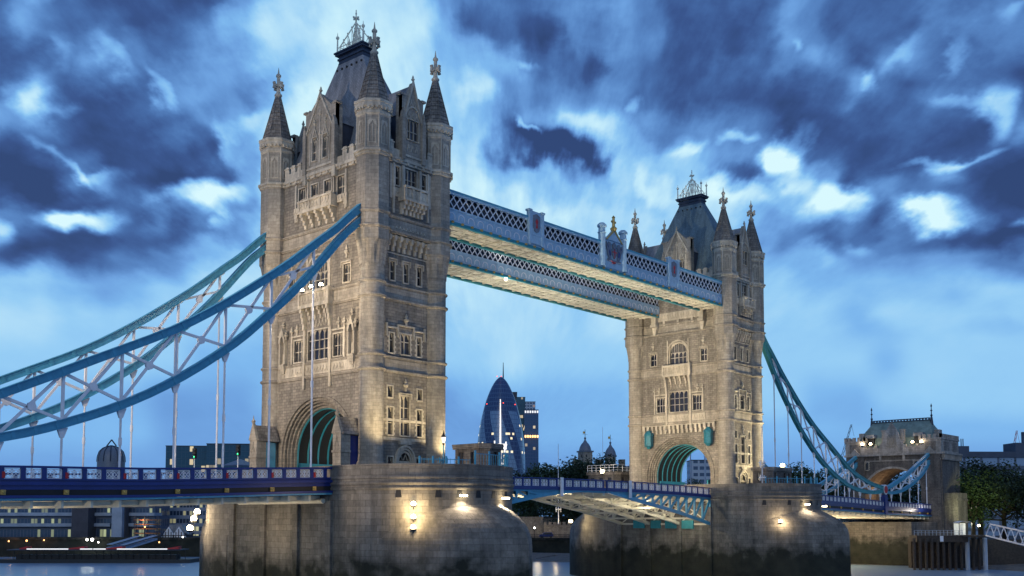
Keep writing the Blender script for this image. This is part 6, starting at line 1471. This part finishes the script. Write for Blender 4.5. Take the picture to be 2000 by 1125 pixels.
# through the arch and to the right
block('flat_block', 'pale gridded block of flats seen through the far tower arch', 1352, 1402, 899, 520, 14, 'white_grid')
def plant(B, f, W, zt):
    b = MB(); f.box(b, -W*.83, -W*.66, zt+.4, zt+2.4, -8, -2); f.box(b, -W*.9, -W*.85, zt+.4, zt+1.2, -4, -2); f.box(b, W*.05, W*.42, zt+.4, zt+3.6, -10, -2); f.box(b, W*.24, W*.28, zt+3.6, zt+7.5, -6, -5); b.build('plant_room', 'roof_grey', B)
    b = MB()
    for z in (zt-1.6, zt-6.0): f.box(b, -W, W, z, z+1.6 if z > zt-3 else z+.7, 0, .5)
    b.build('facade_band', 'roof_grey', B)
    b = MB()
    for h in (-W*.80, -W*.74, -W*.71): f.box(b, h-.12, h+.12, zt+2.4, zt+5, -4, -3.8)
    b.build('roof_aerial', 'dark', B)
block('hotel_block', 'long grey blue building with glass bands behind the trees on the right', 1856, 2120, 884, 345, 20, 'hotel', rot=.05, roofm='roof_grey', extra=plant)
def crane(u, vb, u2, vt, w, lb, m_='concrete_dark', th=.5):
    p, q = at(u, vb, w), at(u2, vt, w); b = MB(); L_ = (q-p).length; n = int(L_/2.5); o = RV*th
    for s in (-1, 1): b.beam(p+o*s, q+o*s*.6, .22, .22)
    for i in range(n): a1 = p+(q-p)*i/n; c1 = p+(q-p)*(i+1)/n; b.beam(a1-o*(1-.4*i/n), c1+o*(1-.4*i/n), .14, .14)
    b.beam((q.x, q.y, q.z), (q.x+RV.x*1.2, q.y+RV.y*1.2, q.z-6), .1, .1); tag(b.build('crane_jib', m_, base=tuple(p)), lb, 'crane', 'crane jibs on the skyline')
crane(1642, 900, 1663, 829, 520, 'grey lattice crane jib left of the gatehouse roof'); crane(1978, 885, 1986, 841, 520, 'reddish crane jib above the building at the right edge', 'red'); crane(1076, 928, 1064, 903, 700, 'small dark crane jib low over the trees beside the office tower')
b = MB(); ob(b, at(1775, 1013, 233), at(2300, 1013, 231), 2, WATER-1, -4.6); q = b.build('dark_backing_wall', 'timber', base=tuple(at(1900, 1013, 232))); tag(q, 'dark wall added behind the jetty piles', 'wall')  # extra dark wall added to blacken the gaps behind the piles
# jetty and gangway at the lower right
Jt = thing('timber_jetty', 'dark timber jetty on piles at the lower right', 'jetty', tuple(at(1830, 1013, 226)[:2])+(WATER-1,)); b = MB()
ob(b, at(1782, 1013, 228), at(1880, 1013, 226), 9, -5.0, -3.6); ob(b, at(1880, 1013, 224), at(1925, 1013, 222), 7, -3.9, -3.5); b.build('deck', 'timber', Jt)
for i in range(13):
    for dw in (0, 5):
        p = at(1784+i*11.5, 1013, 223+dw); b = MB(); b.tube((p.x, p.y, WATER-1), (p.x, p.y, -4.2), .32 if i not in (9, 12) else .5, n=8); b.build('pile', 'timber' if i not in (9, 12) else 'concrete', Jt)
b = MB()
for i in range(14): p = at(1785+i*7.2, 1013, 223); b.beam((p.x, p.y, -3.6), (p.x, p.y, -2.5), .08, .08, side=(1, 0, 0))
for z in (-3.0, -2.5): b.beam(Vector((*at(1785, 1013, 223)[:2], z)), Vector((*at(1880, 1013, 223)[:2], z)), .06, .06)
b.build('handrail', 'concrete', Jt)
b = MB(); ob(b, at(1835, 1013, 222.6), at(1845, 1013, 222.6), .1, -4.9, -3.7); b.build('notice_panel', 'white', Jt)
b = MB(); p0 = at(1884, 1013, 224); f = Face((p0.x, p0.y), (RV.x, RV.y), (-FH.x, -FH.y), 0); Sh = thing('canopy_shelter', 'small white curved canopy shelter on the jetty', 'shelter', (p0.x, p0.y, -3.5))
arc = [(-1.3+2.9*i/8, -1.0+.5*math.sin(math.pi*(i+1)/10)) for i in range(9)]; b.strip([[f(h, z, 0) for h, z in arc], [f(h, z, -3) for h, z in arc]]); f.box(b, -1.2, 1.4, -3.5, -1.0, -3, -2.9); b.build('canopy', 'white', Sh); b = MB()
for h in (-1.2, 1.5): f.box(b, h-.06, h+.06, -3.5, -.9, -.1, 0); f.box(b, h-.06, h+.06, -3.5, -.9, -3, -2.9)
b.build('frame', 'black', Sh)
p = at(1912, 1027, 222); fitting(tuple(p), 'bright white lamp beside the canopy shelter on the jetty', r=.26); point(tuple(p+Vector((0, 0, .6))), 700, (1, 1, .75), .3); spot(tuple(at(1914, 1020, 232)), tuple(at(1896, 972, 268)), 32000, 36, (1, 1, .5), .8, .3)
Gw = thing('gangway_bridge', 'white trussed gangway sloping off the right edge', 'gangway', tuple(at(1960, 1013, 205)[:2])+(-5,)); b = MB()
for dw in (0, 3.0):
    A_, B_ = at(1926, 1046, 214+dw), at(2060, 1080, 180+dw); H = Vector((0, 0, 2.6)); n = 9; dA = (B_-A_)/n
    b.beam(A_, B_, .22, .3); b.beam(A_+H+dA*.7, B_+H, .22, .26)
    for i in range(n): lo, hi, lo2 = A_+dA*i, A_+dA*(i+.7)+H, A_+dA*(i+1.35); b.beam(lo, hi, .15, .15); b.beam(hi, lo2 if i < n-1 else B_, .15, .15)
b.build('truss', 'white', Gw)
print('objects', len(bpy.data.objects), 'polys', sum(len(o.data.polygons) for o in bpy.data.objects if o.type == 'MESH'))
